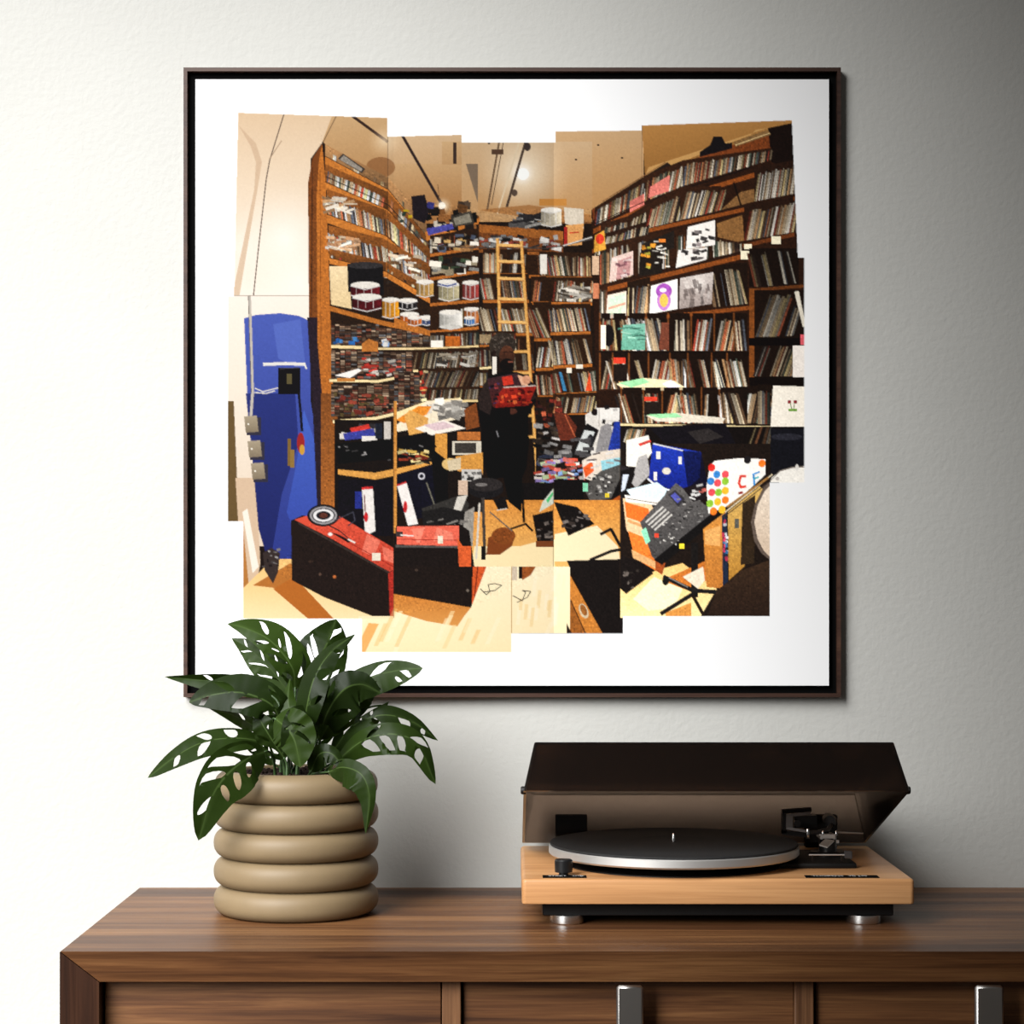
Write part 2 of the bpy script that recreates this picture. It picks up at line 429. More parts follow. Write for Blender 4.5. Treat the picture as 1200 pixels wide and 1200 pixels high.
# ------------------------------------------------------------------ the printed collage (flat print: colour only)
# A generic record-room picture, laid out from coloured patches in print coordinates.
class Paint:
    """tiny polygon painter; coordinates are print coordinates (1 unit = 1 px of the 1200 frame)"""
    def __init__(s, x0, y0, x1, y1, ss):
        s.x0, s.y0, s.ss = x0, y0, ss
        s.w, s.h = int((x1 - x0) * ss), int((y1 - y0) * ss)
        s.c = np.full((s.h, s.w, 3), 255.0, 'f')
        s.r = random.Random(11)
    def mask(s, pts):
        p = [((x - s.x0) * s.ss, (y - s.y0) * s.ss) for x, y in pts]
        xa = max(int(min(q[0] for q in p)), 0); xb = min(int(max(q[0] for q in p)) + 2, s.w)
        ya = max(int(min(q[1] for q in p)), 0); yb = min(int(max(q[1] for q in p)) + 2, s.h)
        if xb <= xa or yb <= ya: return None
        gx = np.arange(xa, xb)[None, :] + 0.5; gy = np.arange(ya, yb)[:, None] + 0.5
        m = np.zeros((yb - ya, xb - xa), bool)
        j = len(p) - 1
        for i in range(len(p)):
            xi, yi = p[i]; xj, yj = p[j]
            if yi != yj:
                m ^= ((yi > gy) != (yj > gy)) & (gx < (xj - xi) * (gy - yi) / (yj - yi) + xi)
            j = i
        return xa, xb, ya, yb, m
    def poly(s, pts, c, c2=None, ax='y', a=1.0, g=0.0):
        k = s.mask(pts)
        if k is None: return
        xa, xb, ya, yb, m = k
        c = np.array(c, 'f')
        if c2 is not None:
            n = (yb - ya) if ax == 'y' else (xb - xa)
            t = np.linspace(0, 1, n, dtype='f')[:, None]
            col = c * (1 - t) + np.array(c2, 'f') * t
            col = np.broadcast_to(col[:, None, :] if ax == 'y' else col[None, :, :], m.shape + (3,))
        else:
            col = np.broadcast_to(c, m.shape + (3,))
        if g:
            col = col + np.random.default_rng(len(pts) + int(pts[0][0])).normal(0, g, m.shape)[..., None]
        reg = s.c[ya:yb, xa:xb]
        reg[m] = reg[m] * (1 - a) + col[m] * a
    def rect(s, x0, y0, x1, y1, c, c2=None, **k): s.poly([(x0, y0), (x1, y0), (x1, y1), (x0, y1)], c, c2, **k)
    def line(s, pts, w, c, a=1.0):
        for (x0, y0), (x1, y1) in zip(pts, pts[1:]):
            dx, dy = x1 - x0, y1 - y0
            l = math.hypot(dx, dy) or 1
            nx, ny = -dy / l * w / 2, dx / l * w / 2
            ex, ey = dx / l * w * .2, dy / l * w * .2
            s.poly([(x0 + nx - ex, y0 + ny - ey), (x1 + nx + ex, y1 + ny + ey), (x1 - nx + ex, y1 - ny + ey), (x0 - nx - ex, y0 - ny - ey)], c, a=a)
    def ell(s, cx, cy, rx, ry, c, c2=None, rot=0.0, a=1.0, ax='y'):
        ca, sa = math.cos(rot), math.sin(rot)
        s.poly([(cx + rx * math.cos(t) * ca - ry * math.sin(t) * sa, cy + rx * math.cos(t) * sa + ry * math.sin(t) * ca) for t in [i * math.pi / 14 for i in range(28)]], c, c2, ax=ax, a=a)
    def glow(s, cx, cy, r, c, a=1.0):
        X0, X1 = int((cx - r - s.x0) * s.ss), int((cx + r - s.x0) * s.ss); Y0, Y1 = int((cy - r - s.y0) * s.ss), int((cy + r - s.y0) * s.ss)
        X0, Y0, X1, Y1 = max(X0, 0), max(Y0, 0), min(X1, s.w), min(Y1, s.h)
        gx = (np.arange(X0, X1)[None, :] / s.ss + s.x0 - cx) / r; gy = (np.arange(Y0, Y1)[:, None] / s.ss + s.y0 - cy) / r
        f = (np.clip(1 - np.sqrt(gx * gx + gy * gy), 0, 1) ** 1.6 * a)[..., None]
        s.c[Y0:Y1, X0:X1] = s.c[Y0:Y1, X0:X1] * (1 - f) + np.array(c, 'f') * f
    # rows of upright sleeves on a slanted shelf
    PAL = [(222, 208, 184), (204, 188, 160), (180, 158, 128), (236, 228, 212), (156, 130, 100), (124, 96, 70), (92, 70, 52), (62, 46, 38), (200, 158, 114), (214, 196, 166), (190, 170, 140),
           (170, 92, 64), (196, 130, 88), (104, 110, 122), (136, 132, 118), (214, 192, 140), (46, 38, 36), (242, 236, 226), (158, 66, 50), (84, 96, 84), (228, 214, 190), (146, 116, 86), (240, 232, 216)]
    def spines(s, xa, ya, xb, yb, ha, hb, lean=0.0, th=2.4, k=1.0, pal=None, fill=1.0, sh=1.0, bg=(26, 17, 12), dark=0.0):
        """bottom line a-b, heights ha/hb, lean = shift of the top in fractions of the height"""
        pal = pal or s.PAL
        if bg: s.poly([(xa, ya), (xb, yb), (xb, yb - hb * 1.16), (xa, ya - ha * 1.16)], bg)
        L = abs(xb - xa); x = 0.0
        ln = lean
        while x < L:
            t = x / L
            w = th * s.r.uniform(0.4, 1.15)
            if s.r.random() < 0.06: ln = lean + s.r.uniform(-0.10, 0.10)
            if s.r.random() > fill:
                x += w * s.r.uniform(2, 5); continue
            h = (ha + (hb - ha) * t) * s.r.uniform(0.88, 1.0)
            bx = xa + (xb - xa) * t; by = ya + (yb - ya) * t
            bx2 = xa + (xb - xa) * min((x + w) / L, 1); by2 = ya + (yb - ya) * min((x + w) / L, 1)
            c = s.r.choice(pal); f = k * s.r.uniform(0.62, 1.08) * (1 - dark * t)
            c = tuple(min(v * f, 250) for v in c)
            o = ln * h
            s.poly([(bx, by), (bx2, by2), (bx2 + o, by2 - h), (bx + o, by - h)], tuple(v * .72 for v in c), c)
            s.line([(bx2, by2), (bx2 + o, by2 - h)], 0.5, (24, 16, 12), 0.65)
            x += w
    def board(s, pts, th, c=(168, 100, 44), edge=(34, 22, 16)):
        up = pts; dn = [(x, y + th) for x, y in reversed(pts)]
        s.poly(up + dn, c)
        s.line(pts, 0.9, edge, .8)
    def clutter(s, x0, y0, x1, y1, n, pal, sz=(2, 7), seed=0, flat=0.6, a=1.0):
        r = random.Random(seed)
        for _ in range(n):
            x, y = r.uniform(x0, x1), r.uniform(y0, y1)
            w, h = r.uniform(*sz), r.uniform(*sz) * flat
            t = r.uniform(-.35, .35); ca, sa = math.cos(t), math.sin(t)
            c = r.choice(pal); f = r.uniform(.7, 1.1)
            s.poly([(x + ca * i * w - sa * j * h, y + sa * i * w + ca * j * h) for i, j in ((-.5, -.5), (.5, -.5), (.5, .5), (-.5, .5))], tuple(min(255, v * f) for v in c), a=a)

BX0, BY0, BX1, BY1 = 262, 128, 947, 769
def paint_collage():
    p = Paint(BX0, BY0, BX1, BY1, 2)
    P_, R_, L_, E_ = p.poly, p.rect, p.line, p.ell
    CL = [(232, 226, 214), (200, 188, 168), (60, 48, 42), (30, 24, 22), (150, 110, 70), (120, 60, 44), (90, 100, 120), (210, 170, 110)]
    DK = [(20, 16, 14), (34, 26, 22), (52, 42, 36), (80, 66, 54), (14, 12, 12)]
    CD = [(92, 70, 56), (120, 98, 80), (66, 46, 36), (150, 130, 110), (48, 34, 28), (128, 72, 56), (84, 84, 86)]
    R_(BX0, BY0, BX1, BY1, (30, 20, 14))
    # ceilings of the overlapping shots
    P_([(330, 128), (456, 128), (456, 232), (378, 166)], (206, 172, 130), (170, 128, 84))
    R_(454, 155, 542, 196, (206, 178, 144), (190, 156, 118))
    R_(454, 192, 562, 262, (190, 156, 116), (150, 104, 60))
    R_(518, 166, 560, 193, (196, 164, 124), (180, 144, 104))
    R_(541, 166, 694, 272, (196, 168, 134), (178, 138, 94))
    R_(651, 150, 754, 252, (196, 164, 126), (176, 134, 88))
    R_(560, 166, 694, 250, (196, 168, 134), (178, 138, 94))
    p.glow(612, 203, 62, (255, 248, 232), .85); p.glow(612, 203, 16, (255, 255, 255), 1.0); E_(613, 204, 7, 7, (255, 255, 255))
    L_([(585, 166), (571, 246)], 2.2, (104, 82, 62)); L_([(590, 166), (576, 240)], 1.0, (80, 60, 46))
    L_([(616, 166), (594, 242)], 3.0, (70, 56, 48)); L_([(608, 168), (583, 250)], 1.8, (214, 196, 168))
    R_(576, 175, 590, 181, (84, 62, 48)); E_(618, 172, 4, 5, (60, 50, 48)); E_(603, 226, 3.5, 4, (86, 72, 62))
    for q in ((573, 168), (675, 187), (701, 170), (729, 185)): E_(q[0], q[1], 1.4, 1.2, (50, 36, 30))
    L_([(471, 158), (518, 240)], 3.4, (46, 34, 34)); E_(518, 241, 4, 4, (230, 220, 208)); p.glow(519, 241, 12, (255, 250, 235), .9)
    R_(531, 167, 535, 192, (60, 46, 40)); P_([(546, 192), (560, 192), (560, 238)], (120, 104, 88)); L_([(513, 216), (515, 234)], .8, (120, 90, 60))
    # left cream wall and ceiling cove
    P_([(262, 128), (392, 128), (377, 168), (364, 186), (362, 380), (262, 380)], (226, 198, 166), (252, 246, 238))
    p.glow(334, 280, 70, (255, 251, 245), .8); p.glow(285, 290, 40, (250, 244, 236), .6); p.glow(350, 330, 50, (255, 250, 244), .6)
    P_([(279, 146), (300, 168), (307, 190), (302, 220), (290, 290), (280, 350), (271, 350), (284, 290), (298, 222), (300, 190), (294, 172)], (206, 178, 150), a=.75)
    L_([(333, 133), (316, 188), (312, 210), (303, 290), (297, 347)], 1.3, (96, 80, 70)); L_([(316, 186), (330, 165)], .8, (150, 124, 100))
    L_([(395, 134), (378, 168)], 1.0, (90, 66, 50)); L_([(413, 136), (454, 166)], 3.4, (58, 40, 34))
    p.glow(450, 165, 22, (250, 228, 196), .7); E_(446, 196, 17, 12, (120, 74, 40), a=.55)
    # mid-left shot: wall, blue column, conduit
    R_(262, 346, 362, 640, (244, 236, 226), (222, 204, 184))
    P_([(266, 470), (274, 470), (280, 612), (266, 612)], (104, 84, 52))
    P_([(276, 560), (300, 560), (305, 660), (300, 690), (284, 690)], (208, 182, 156))
    P_([(284, 600), (290, 596), (303, 664), (296, 672)], (240, 232, 220))
    P_([(284, 610), (292, 690), (284, 690)], (176, 120, 62))
    P_([(286, 373), (300, 369), (328, 367), (350, 370), (363, 376), (364, 470), (372, 520), (374, 600), (350, 660), (316, 664), (303, 620), (296, 540), (290, 470)], (76, 94, 176), (46, 58, 132))
    P_([(320, 380), (352, 374), (358, 430), (346, 430), (326, 420)], (98, 120, 200), a=.5)
    P_([(288, 461), (346, 461), (350, 520), (330, 580), (316, 664), (303, 620), (296, 540)], (38, 48, 112), (28, 34, 88), a=.85)
    P_([(356, 480), (370, 520), (373, 590), (352, 640), (336, 600), (348, 540)], (72, 100, 190), (56, 74, 160))
    P_([(360, 372), (376, 372), (382, 470), (392, 600), (372, 600), (366, 470)], (40, 30, 40))
    L_([(292.5, 347), (296, 460), (294, 488)], 3.2, (186, 180, 172)); L_([(291, 347), (294.5, 460)], .8, (100, 92, 88))
    L_([(309, 427), (335, 426), (357, 427)], 3.6, (222, 220, 216)); L_([(357, 427), (359, 432)], 2, (220, 220, 214))
    L_([(299, 455), (308, 459), (328, 454)], 1.2, (220, 216, 208)); L_([(298, 460), (312, 461), (322, 458)], 1.2, (220, 216, 208))
    R_(326, 431, 352, 462, (18, 16, 20)); R_(336, 438, 342, 450, (92, 84, 56)); L_([(328, 432), (350, 431)], 1, (70, 68, 74))
    L_([(350, 460), (352, 480), (354, 505)], 3, (22, 20, 24))
    for x0, y0 in ((286, 488), (290, 517), (294, 543)):
        R_(x0 + 3, y0 + 1, x0 + 20, y0 + 22, (52, 50, 66)); P_([(x0, y0), (x0 + 15, y0 - 1), (x0 + 17, y0 + 18), (x0 + 2, y0 + 19)], (164, 152, 132), (128, 116, 98))
        E_(x0 + 5, y0 + 9, 1.2, 1.2, (230, 226, 214))
    E_(352.5, 519, 4.5, 12, (150, 40, 40)); E_(354, 527, 3, 6, (196, 150, 60)); R_(337, 514, 341, 546, (122, 98, 52)); R_(340, 527, 345, 548, (140, 112, 60))
    # floor of the lower-left shot
    P_([(284, 690), (320, 655), (372, 655), (462, 725), (462, 730), (284, 730)], (236, 188, 120), (250, 226, 180))
    P_([(296, 686), (340, 660), (360, 672), (330, 690)], (176, 112, 52)); P_([(320, 690), (345, 676), (392, 726), (362, 726)], (176, 104, 42))
    P_([(308, 648), (318, 642), (328, 648), (326, 670), (320, 684), (310, 668)], (56, 46, 44)); p.clutter(308, 644, 327, 664, 16, [(150, 146, 146), (30, 24, 26), (96, 90, 90)], (1.5, 5), 5)
    # tall wooden upright
    P_([(378, 167), (366, 186), (361, 214), (362, 372), (374, 372), (374, 190)], (118, 68, 30))
    P_([(378, 167), (374, 186), (371, 230), (372, 400), (378, 470), (384, 600), (399, 600), (392, 470), (388, 400), (385, 300), (381, 200)], (190, 116, 50), (166, 98, 40))
    L_([(378, 168), (382, 210), (386, 300), (389, 400), (391, 460)], 1.4, (36, 24, 18)); L_([(375, 200), (376, 400)], .8, (140, 82, 34)); L_([(366, 196), (365, 370)], 1.2, (70, 40, 22))
    R_(376, 461, 400, 600, (126, 76, 36), (164, 100, 46))
    # left shelving running back to the corner
    P_([(381, 180), (500, 276), (510, 420), (510, 500), (396, 500), (388, 370)], (40, 26, 16))
    def lrow(pts, ht, shelf=5, k=1.35, back=(150, 92, 42), lean=.12, fill=1.0, th=2.8):
        for (xa, ya), (xb, yb) in zip(pts, pts[1:]):
            P_([(xa, ya), (xb, yb), (xb, yb - ht - 8), (xa, ya - ht - 8)], back, tuple(v * .55 for v in back))
            p.spines(xa + 2, ya, xb, yb, ht, ht * .92, lean, th, k, fill=fill, bg=None)
        p.board(pts, shelf, (196, 122, 54))
    lrow([(381, 183), (455, 222), (500, 277)], 6, 14, back=(196, 148, 100), fill=.3)
    lrow([(381, 213), (455, 246), (502, 300)], 13, 9, fill=.9, k=1.5, lean=.1); L_([(382, 207), (455, 240), (500, 290)], 1.1, (40, 32, 30)); p.clutter(466, 246, 482, 268, 6, [(226, 190, 40), (40, 60, 50)], (4, 7), 94); P_([(396, 186), (402, 180), (428, 198), (424, 203)], (60, 54, 50)); P_([(398, 187), (403, 182), (425, 198), (423, 201)], (206, 198, 186), a=.6)
    lrow([(383, 251), (452, 276), (504, 322)], 22, 10, lean=-.08, k=1.5, th=2.2)
    lrow([(385, 297), (448, 312), (506, 344)], 25, 8, lean=-.12, k=1.45, th=2.4)
    p.clutter(386, 276, 420, 294, 22, [(236, 214, 186), (226, 180, 140), (244, 238, 228), (200, 150, 110)], (8, 18), 91, .22); p.clutter(384, 232, 412, 250, 20, [(240, 230, 214), (226, 206, 180), (190, 150, 110)], (8, 18), 92, .22); p.clutter(456, 296, 490, 330, 26, [(240, 230, 214), (226, 206, 180), (120, 90, 60), (40, 32, 28)], (7, 15), 93, .3)
    lrow([(386, 302), (452, 318), (506, 350)], 3, 7, fill=.3)
    # drums on the lower left shelf
    P_([(386, 312), (408, 312), (412, 362), (388, 357)], (238, 214, 172), (222, 196, 150))
    P_([(407, 309), (449, 312), (450, 346), (408, 342)], (22, 20, 22)); E_(428, 311, 21, 4, (50, 48, 50))
    def drum(cx, cy, rx, h, c, hoop=(206, 204, 202)):
        R_(cx - rx, cy, cx + rx, cy + h, tuple(v * .6 for v in c), c, ax='x'); E_(cx, cy + h, rx, rx * .22, tuple(v * .8 for v in c)); E_(cx, cy, rx, rx * .24, (226, 222, 214))
        L_([(cx - rx, cy + 1), (cx, cy + rx * .26 + 1), (cx + rx, cy + 1)], 1.1, hoop); L_([(cx - rx, cy + h), (cx, cy + h + rx * .24), (cx + rx, cy + h)], 1.1, hoop)
        for q in (-.6, -.1, .45): L_([(cx + rx * q, cy + 2), (cx + rx * q, cy + h)], .8, hoop, .8)
    drum(428, 334, 17, 12, (108, 26, 34)); drum(430, 348, 17, 13, (96, 22, 30))
    p.board([(386, 358), (443, 374), (505, 388), (562, 382)], 6, (176, 108, 46))
    drum(458, 351, 10, 20, (232, 158, 40)); drum(478, 352, 11, 9, (40, 36, 38)); drum(480, 368, 11, 8, (214, 110, 40)); drum(500, 372, 10, 7, (70, 86, 130))
    # compact shelves of small cases
    def cases(x0, y0, x1, y1, seed, w=6, h=2.4):
        R_(x0, y0, x1, y1, (44, 30, 22)); r = random.Random(seed)
        x = x0
        while x < x1:
            ww = r.uniform(w * .7, w * 1.5); y = y1
            while y > y0 + 2:
                hh = r.uniform(h * .6, h * 1.3); c = r.choice(CD); f = r.uniform(.6, 1.25)
                R_(x, max(y - hh, y0), min(x + ww - .7, x1), y - .5, tuple(v * f for v in c)); y -= hh
            x += ww
    cases(388, 380, 444, 404, 1); cases(444, 384, 506, 406, 2); cases(388, 410, 444, 444, 3); cases(444, 412, 506, 440, 4); cases(388, 450, 506, 488, 5, 7)
    R_(388, 384, 412, 402, (52, 36, 28), a=.3)
    p.clutter(392, 396, 420, 403, 6, [(70, 130, 190), (40, 90, 150)], (4, 9), 3); p.clutter(444, 398, 470, 406, 6, [(110, 150, 200), (230, 230, 230)], (4, 10), 4)
    p.board([(388, 404), (424, 405)], 4, (240, 214, 160)); P_([(424, 403), (432, 397), (443, 401), (443, 412), (424, 412)], (178, 112, 52)); p.board([(443, 407), (505, 407), (562, 405)], 3, (232, 206, 156))
    P_([(392, 440), (420, 432), (424, 434), (410, 443)], (244, 240, 236)); p.clutter(424, 420, 440, 440, 18, [(220, 214, 206), (190, 60, 50), (150, 140, 130)], (5, 12), 6, .3)
    p.clutter(452, 420, 470, 440, 14, [(200, 194, 186), (60, 60, 66), (190, 70, 60)], (5, 11), 8, .3)
    p.board([(386, 444), (443, 445), (480, 438), (562, 430)], 3.4, (244, 220, 168)); R_(395, 443, 416, 447, (190, 126, 62))
    cases(392, 462, 398, 488, 9); p.clutter(390, 462, 460, 488, 40, [(120, 50, 40), (40, 34, 26), (88, 74, 46), (150, 70, 54)], (3, 9), 10)
    p.board([(390, 492), (440, 488), (484, 478)], 4, (244, 222, 172))
    # corner shelves to the back-left
    R_(504, 262, 562, 500, (34, 22, 15))
    def brow(x0, x1, yl, yr, ht, lean=.0, th=2.2, k=1.0, sh=4, fill=.95, c=(170, 102, 44), bg=(46, 28, 16)):
        p.spines(x0, yl, x1, yr, ht, ht, lean, th, k, bg=bg, fill=fill); p.board([(x0, yl), (x1, yr)], sh, c)
    P_([(498, 272), (562, 254), (562, 262), (500, 282)], (186, 116, 52)); p.clutter(496, 238, 556, 268, 26, DK + [(120, 80, 44), (60, 60, 130), (214, 206, 190)], (5, 16), 12)
    P_([(482, 230), (498, 228), (502, 250), (498, 262), (484, 256)], (28, 22, 28)); P_([(528, 254), (552, 247), (556, 262), (532, 266)], (60, 56, 50)); P_([(531, 256), (550, 250), (553, 260), (534, 264)], (196, 190, 170), a=.5)
    P_([(500, 268), (530, 262), (532, 268), (502, 276)], (74, 74, 150))
    brow(504, 562, 297, 288, 18, fill=.4); p.clutter(506, 276, 560, 294, 30, CL, (4, 12), 13)
    brow(504, 562, 325, 316, 18, fill=.3); p.clutter(506, 303, 560, 320, 26, [(226, 220, 206), (150, 150, 146), (60, 76, 56), (40, 34, 30), (196, 180, 150)], (5, 14), 14)
    brow(504, 562, 355, 350, 22, fill=.25); drum(526, 333, 12, 17, (196, 186, 150)); drum(524, 330, 11, 4, (60, 90, 170)); drum(552, 331, 10, 18, (168, 70, 66)); drum(498, 330, 10, 16, (204, 160, 90))
    P_([(462, 372), (505, 388), (505, 394), (462, 384)], (176, 108, 46))
    brow(504, 562, 387, 382, 24, fill=.2); drum(528, 366, 13, 17, (240, 238, 232)); drum(553, 362, 9, 17, (200, 120, 60)); drum(550, 372, 6, 8, (80, 130, 190)); drum(486, 372, 8, 8, (206, 112, 48))
    brow(504, 562, 407, 404, 15, th=2.6, k=.8, sh=3, c=(228, 200, 148)); R_(505, 399, 519, 407, (240, 236, 226)); R_(522, 394, 539, 406, (176, 96, 36))
    brow(484, 562, 433, 430, 20, .2, k=.75, sh=3, c=(240, 216, 164)); p.clutter(516, 414, 560, 428, 22, [(210, 206, 198), (70, 64, 60), (150, 140, 124)], (6, 14), 16, .25)
    brow(490, 562, 455, 453, 20, .35, k=.72, sh=3, c=(214, 164, 96)); brow(500, 562, 469, 468, 13, .2, k=.8, sh=3, c=(232, 206, 150))
    p.clutter(488, 435, 500, 470, 12, [(190, 60, 44), (240, 220, 170)], (4, 8), 17)
    cases(462, 436, 492, 480, 18, 6); P_([(462, 484), (500, 470), (540, 466), (540, 470), (500, 476), (464, 494)], (244, 222, 172))
    # back wall shelves and ladder
    R_(561, 260, 700, 520, (30, 20, 14))
    P_([(561, 246), (660, 262), (693, 262), (693, 252), (620, 240)], (150, 100, 54), a=.7)
    P_([(561, 263), (660, 271), (660, 282), (561, 272)], (150, 92, 42)); p.clutter(605, 250, 636, 268, 22, [(40, 38, 40), (190, 188, 184), (90, 88, 88)], (10, 26), 21, .25)
    R_(632, 233, 664, 241, (186, 130, 66)); drum(646, 246, 12, 17, (222, 212, 190)); P_([(661, 243), (684, 245), (684, 268), (662, 262)], (206, 196, 180)); P_([(663, 264), (684, 262), (682, 287), (664, 288)], (206, 150, 92)); R_(661, 266, 665, 288, (150, 40, 36)); L_([(668, 273), (678, 272)], 1.6, (170, 50, 34))
    P_([(561, 272), (660, 282), (660, 296), (561, 292)], (110, 64, 30)); p.clutter(564, 276, 655, 292, 44, [(150, 150, 150), (60, 56, 56), (206, 204, 200), (150, 70, 60), (30, 28, 28)], (5, 14), 22, .4)
    p.board([(561, 292), (660, 296), (700, 300)], 4, (140, 84, 38)); L_([(480, 268), (505, 288), (545, 290), (640, 291), (660, 288), (694, 280)], 1.4, (70, 64, 60)); L_([(660, 288), (700, 276)], 1.4, (190, 188, 184))
    brow(566, 618, 320, 320, 24, k=1.1); brow(618, 640, 322, 322, 20, fill=.2); brow(632, 694, 323, 324, 24, -.1, k=1.1); R_(633, 298, 641, 321, (236, 232, 224))
    brow(566, 620, 351, 351, 26, -.2, k=1.08); brow(622, 694, 353, 354, 25, .12, k=1.12, fill=.95); p.clutter(656, 336, 692, 352, 26, [(206, 200, 190), (150, 142, 130), (90, 80, 70)], (10, 20), 25, .22)
    brow(566, 624, 390, 390, 30, -.25, k=1.02); brow(625, 646, 396, 396, 36, -.35, k=1.1); brow(645, 692, 389, 388, 28, -.12, th=2.2, k=1.12)
    brow(600, 626, 412, 412, 16, k=.8, fill=.8, sh=3); brow(602, 626, 434, 434, 20, -.1, k=.8, sh=3)
    brow(628, 650, 431, 430, 26, .15, k=1.15); brow(648, 694, 428, 426, 30, -.2, k=1.1)
    brow(630, 650, 463, 463, 24, -.1, k=1.2); brow(648, 702, 461, 458, 24, -.15, k=1.15); R_(664, 431, 670, 437, (226, 220, 206)); R_(675, 427, 683, 432, (226, 220, 206)); P_([(655, 436), (658, 436), (664, 458), (660, 458)], (60, 120, 160)); P_([(691, 436), (694, 458), (686, 458)], (220, 80, 40))
    brow(628, 650, 486, 486, 18, k=.6, fill=.4); brow(648, 702, 485, 483, 20, .2, k=1.1)
    for x0, y0, x1, y1 in ((583, 280, 586, 390), (611, 283, 630, 560)):
        L_([(x0, y0), (x1, y1)], 3.6, (226, 170, 96)); L_([(x0 + 1.6, y0), (x1 + 1.6, y1)], .8, (160, 100, 44))
    for yy in (288, 307, 327, 351, 378): L_([(584, yy - 1), (611 + (yy - 283) * .068, yy)], 3.2, (232, 182, 112)); L_([(584, yy + 1), (611 + (yy - 283) * .068, yy + 2)], .8, (150, 90, 40))
    for yy in (412, 437, 462, 487, 512): L_([(602, yy), (620 + (yy - 400) * .06, yy)], 2.6, (224, 170, 98))
    # right-hand wall of sleeves
    P_([(693, 246), (756, 208), (928, 141), (942, 302), (942, 565), (700, 520)], (42, 24, 15))
    P_([(752, 147), (928, 141), (928, 146), (756, 206)], (158, 116, 66), (130, 92, 48)); P_([(756, 206), (880, 158), (886, 152), (900, 150), (760, 196)], (196, 158, 104), a=.6)
    P_([(694, 245), (756, 207), (928, 145), (930, 170), (756, 216), (695, 258)], (110, 58, 28)); P_([(900, 150), (929, 144), (931, 200), (904, 190)], (24, 15, 12))
    P_([(702, 240), (756, 206), (782, 190), (790, 196), (756, 214), (706, 246)], (34, 24, 20)); L_([(706, 236), (780, 190)], .9, (120, 84, 54))
    P_([(820, 178), (832, 170), (836, 160), (846, 160), (850, 168), (858, 167), (858, 174), (820, 184)], (22, 18, 20)); P_([(860, 166), (900, 152), (903, 158), (862, 172)], (120, 92, 58)); L_([(862, 170), (902, 156)], 1, (206, 178, 130))
    def rrow(pts, ht, sh, lean=.0, k=1.0, th=2.2, fill=1.0, dark=.0):
        for (xa, ya, ha), (xb, yb, hb) in zip(ht, ht[1:]): p.spines(xa, ya, xb, yb, ha, hb, lean, th, k, fill=fill, bg=(48, 28, 17), dark=dark)
        p.board(pts, sh, (128, 70, 30))
    rrow([(695, 268), (756, 240), (930, 188)], [(697, 264, 18), (756, 236, 26), (800, 218, 26), (904, 187, 12)], 6, .12, 1.0, 2.4)
    P_([(762, 219), (785, 205), (784, 224), (760, 232)], (206, 118, 108)); P_([(738, 236), (755, 227), (755, 240), (738, 249)], (206, 118, 108)); L_([(697, 262), (756, 236), (880, 196)], 1.1, (20, 16, 16))
    rrow([(694, 292), (757, 268), (931, 230)], [(704, 288, 22), (735, 279, 22), (757, 268, 24), (797, 258, 34), (845, 246, 24)], 5, .25, .98); P_([(845, 246), (868, 225), (890, 220), (884, 236)], (120, 88, 54))
    p.spines(884, 236, 930, 227, 34, 34, .15, 2.4, .85, bg=(40, 24, 16)); L_([(860, 214), (868, 240)], 2, (22, 15, 12)); L_([(862, 252), (872, 278)], 2, (22, 15, 12))
    P_([(840, 262), (870, 252), (872, 282), (842, 288)], (128, 92, 54)); p.spines(872, 282, 930, 272, 36, 36, .2, 2.8, .82, bg=(40, 24, 16)); p.board([(868, 286), (931, 272)], 5, (100, 54, 26))
    p.spines(697, 300, 757, 283, 20, 20, .2, 2.2, 1.0, bg=(40, 24, 16))
    rrow([(702, 338), (876, 296)], [(703, 334, 40), (757, 319, 38), (800, 310, 36), (870, 294, 8)], 6, .0, 1.0, 2.6, .9)
    P_([(697, 276), (708, 270), (710, 292), (696, 296)], (206, 150, 60)); E_(703, 280, 5, 6, (196, 60, 40)); R_(694, 300, 702, 322, (214, 180, 150)); R_(695, 332, 702, 350, (206, 130, 96))
    P_([(717, 302), (742, 294), (742, 322), (714, 330)], (206, 182, 174)); P_([(724, 306), (740, 300), (738, 322), (722, 328)], (150, 96, 100), a=.6); p.clutter(720, 302, 740, 324, 12, [(230, 220, 216), (110, 70, 80)], (3, 8), 31, a=.7)
    P_([(752, 286), (790, 270), (790, 291), (750, 302)], (34, 28, 24)); P_([(750, 296), (778, 291), (776, 320), (748, 324)], (32, 26, 22)); p.clutter(753, 282, 766, 318, 12, [(206, 140, 50), (180, 170, 70)], (3, 7), 32); p.clutter(768, 282, 784, 314, 12, [(220, 216, 206)], (4, 8), 33, .25); R_(772, 280, 780, 284, (206, 120, 50))
    P_([(806, 266), (838, 258), (838, 287), (804, 292)], (232, 228, 224)); P_([(795, 293), (829, 290), (828, 304), (792, 314)], (228, 224, 220)); p.clutter(812, 268, 836, 288, 12, [(110, 104, 104), (60, 56, 56), (150, 140, 140)], (3, 9), 34); p.clutter(798, 294, 826, 306, 9, [(110, 104, 104), (60, 56, 56)], (3, 9), 35)
    R_(872, 286, 881, 292, (232, 224, 196)); R_(904, 277, 915, 286, (232, 224, 196)); R_(868, 294, 878, 304, (232, 224, 196))
    R_(878, 291, 936, 336, (24, 15, 11)); p.spines(884, 336, 906, 335, 40, 40, -.28, 2.8, .72, fill=.7, bg=None); p.spines(910, 334, 933, 332, 42, 42, -.2, 2.6, .72, fill=.85, bg=None); p.board([(878, 338), (942, 333)], 4, (92, 52, 24))
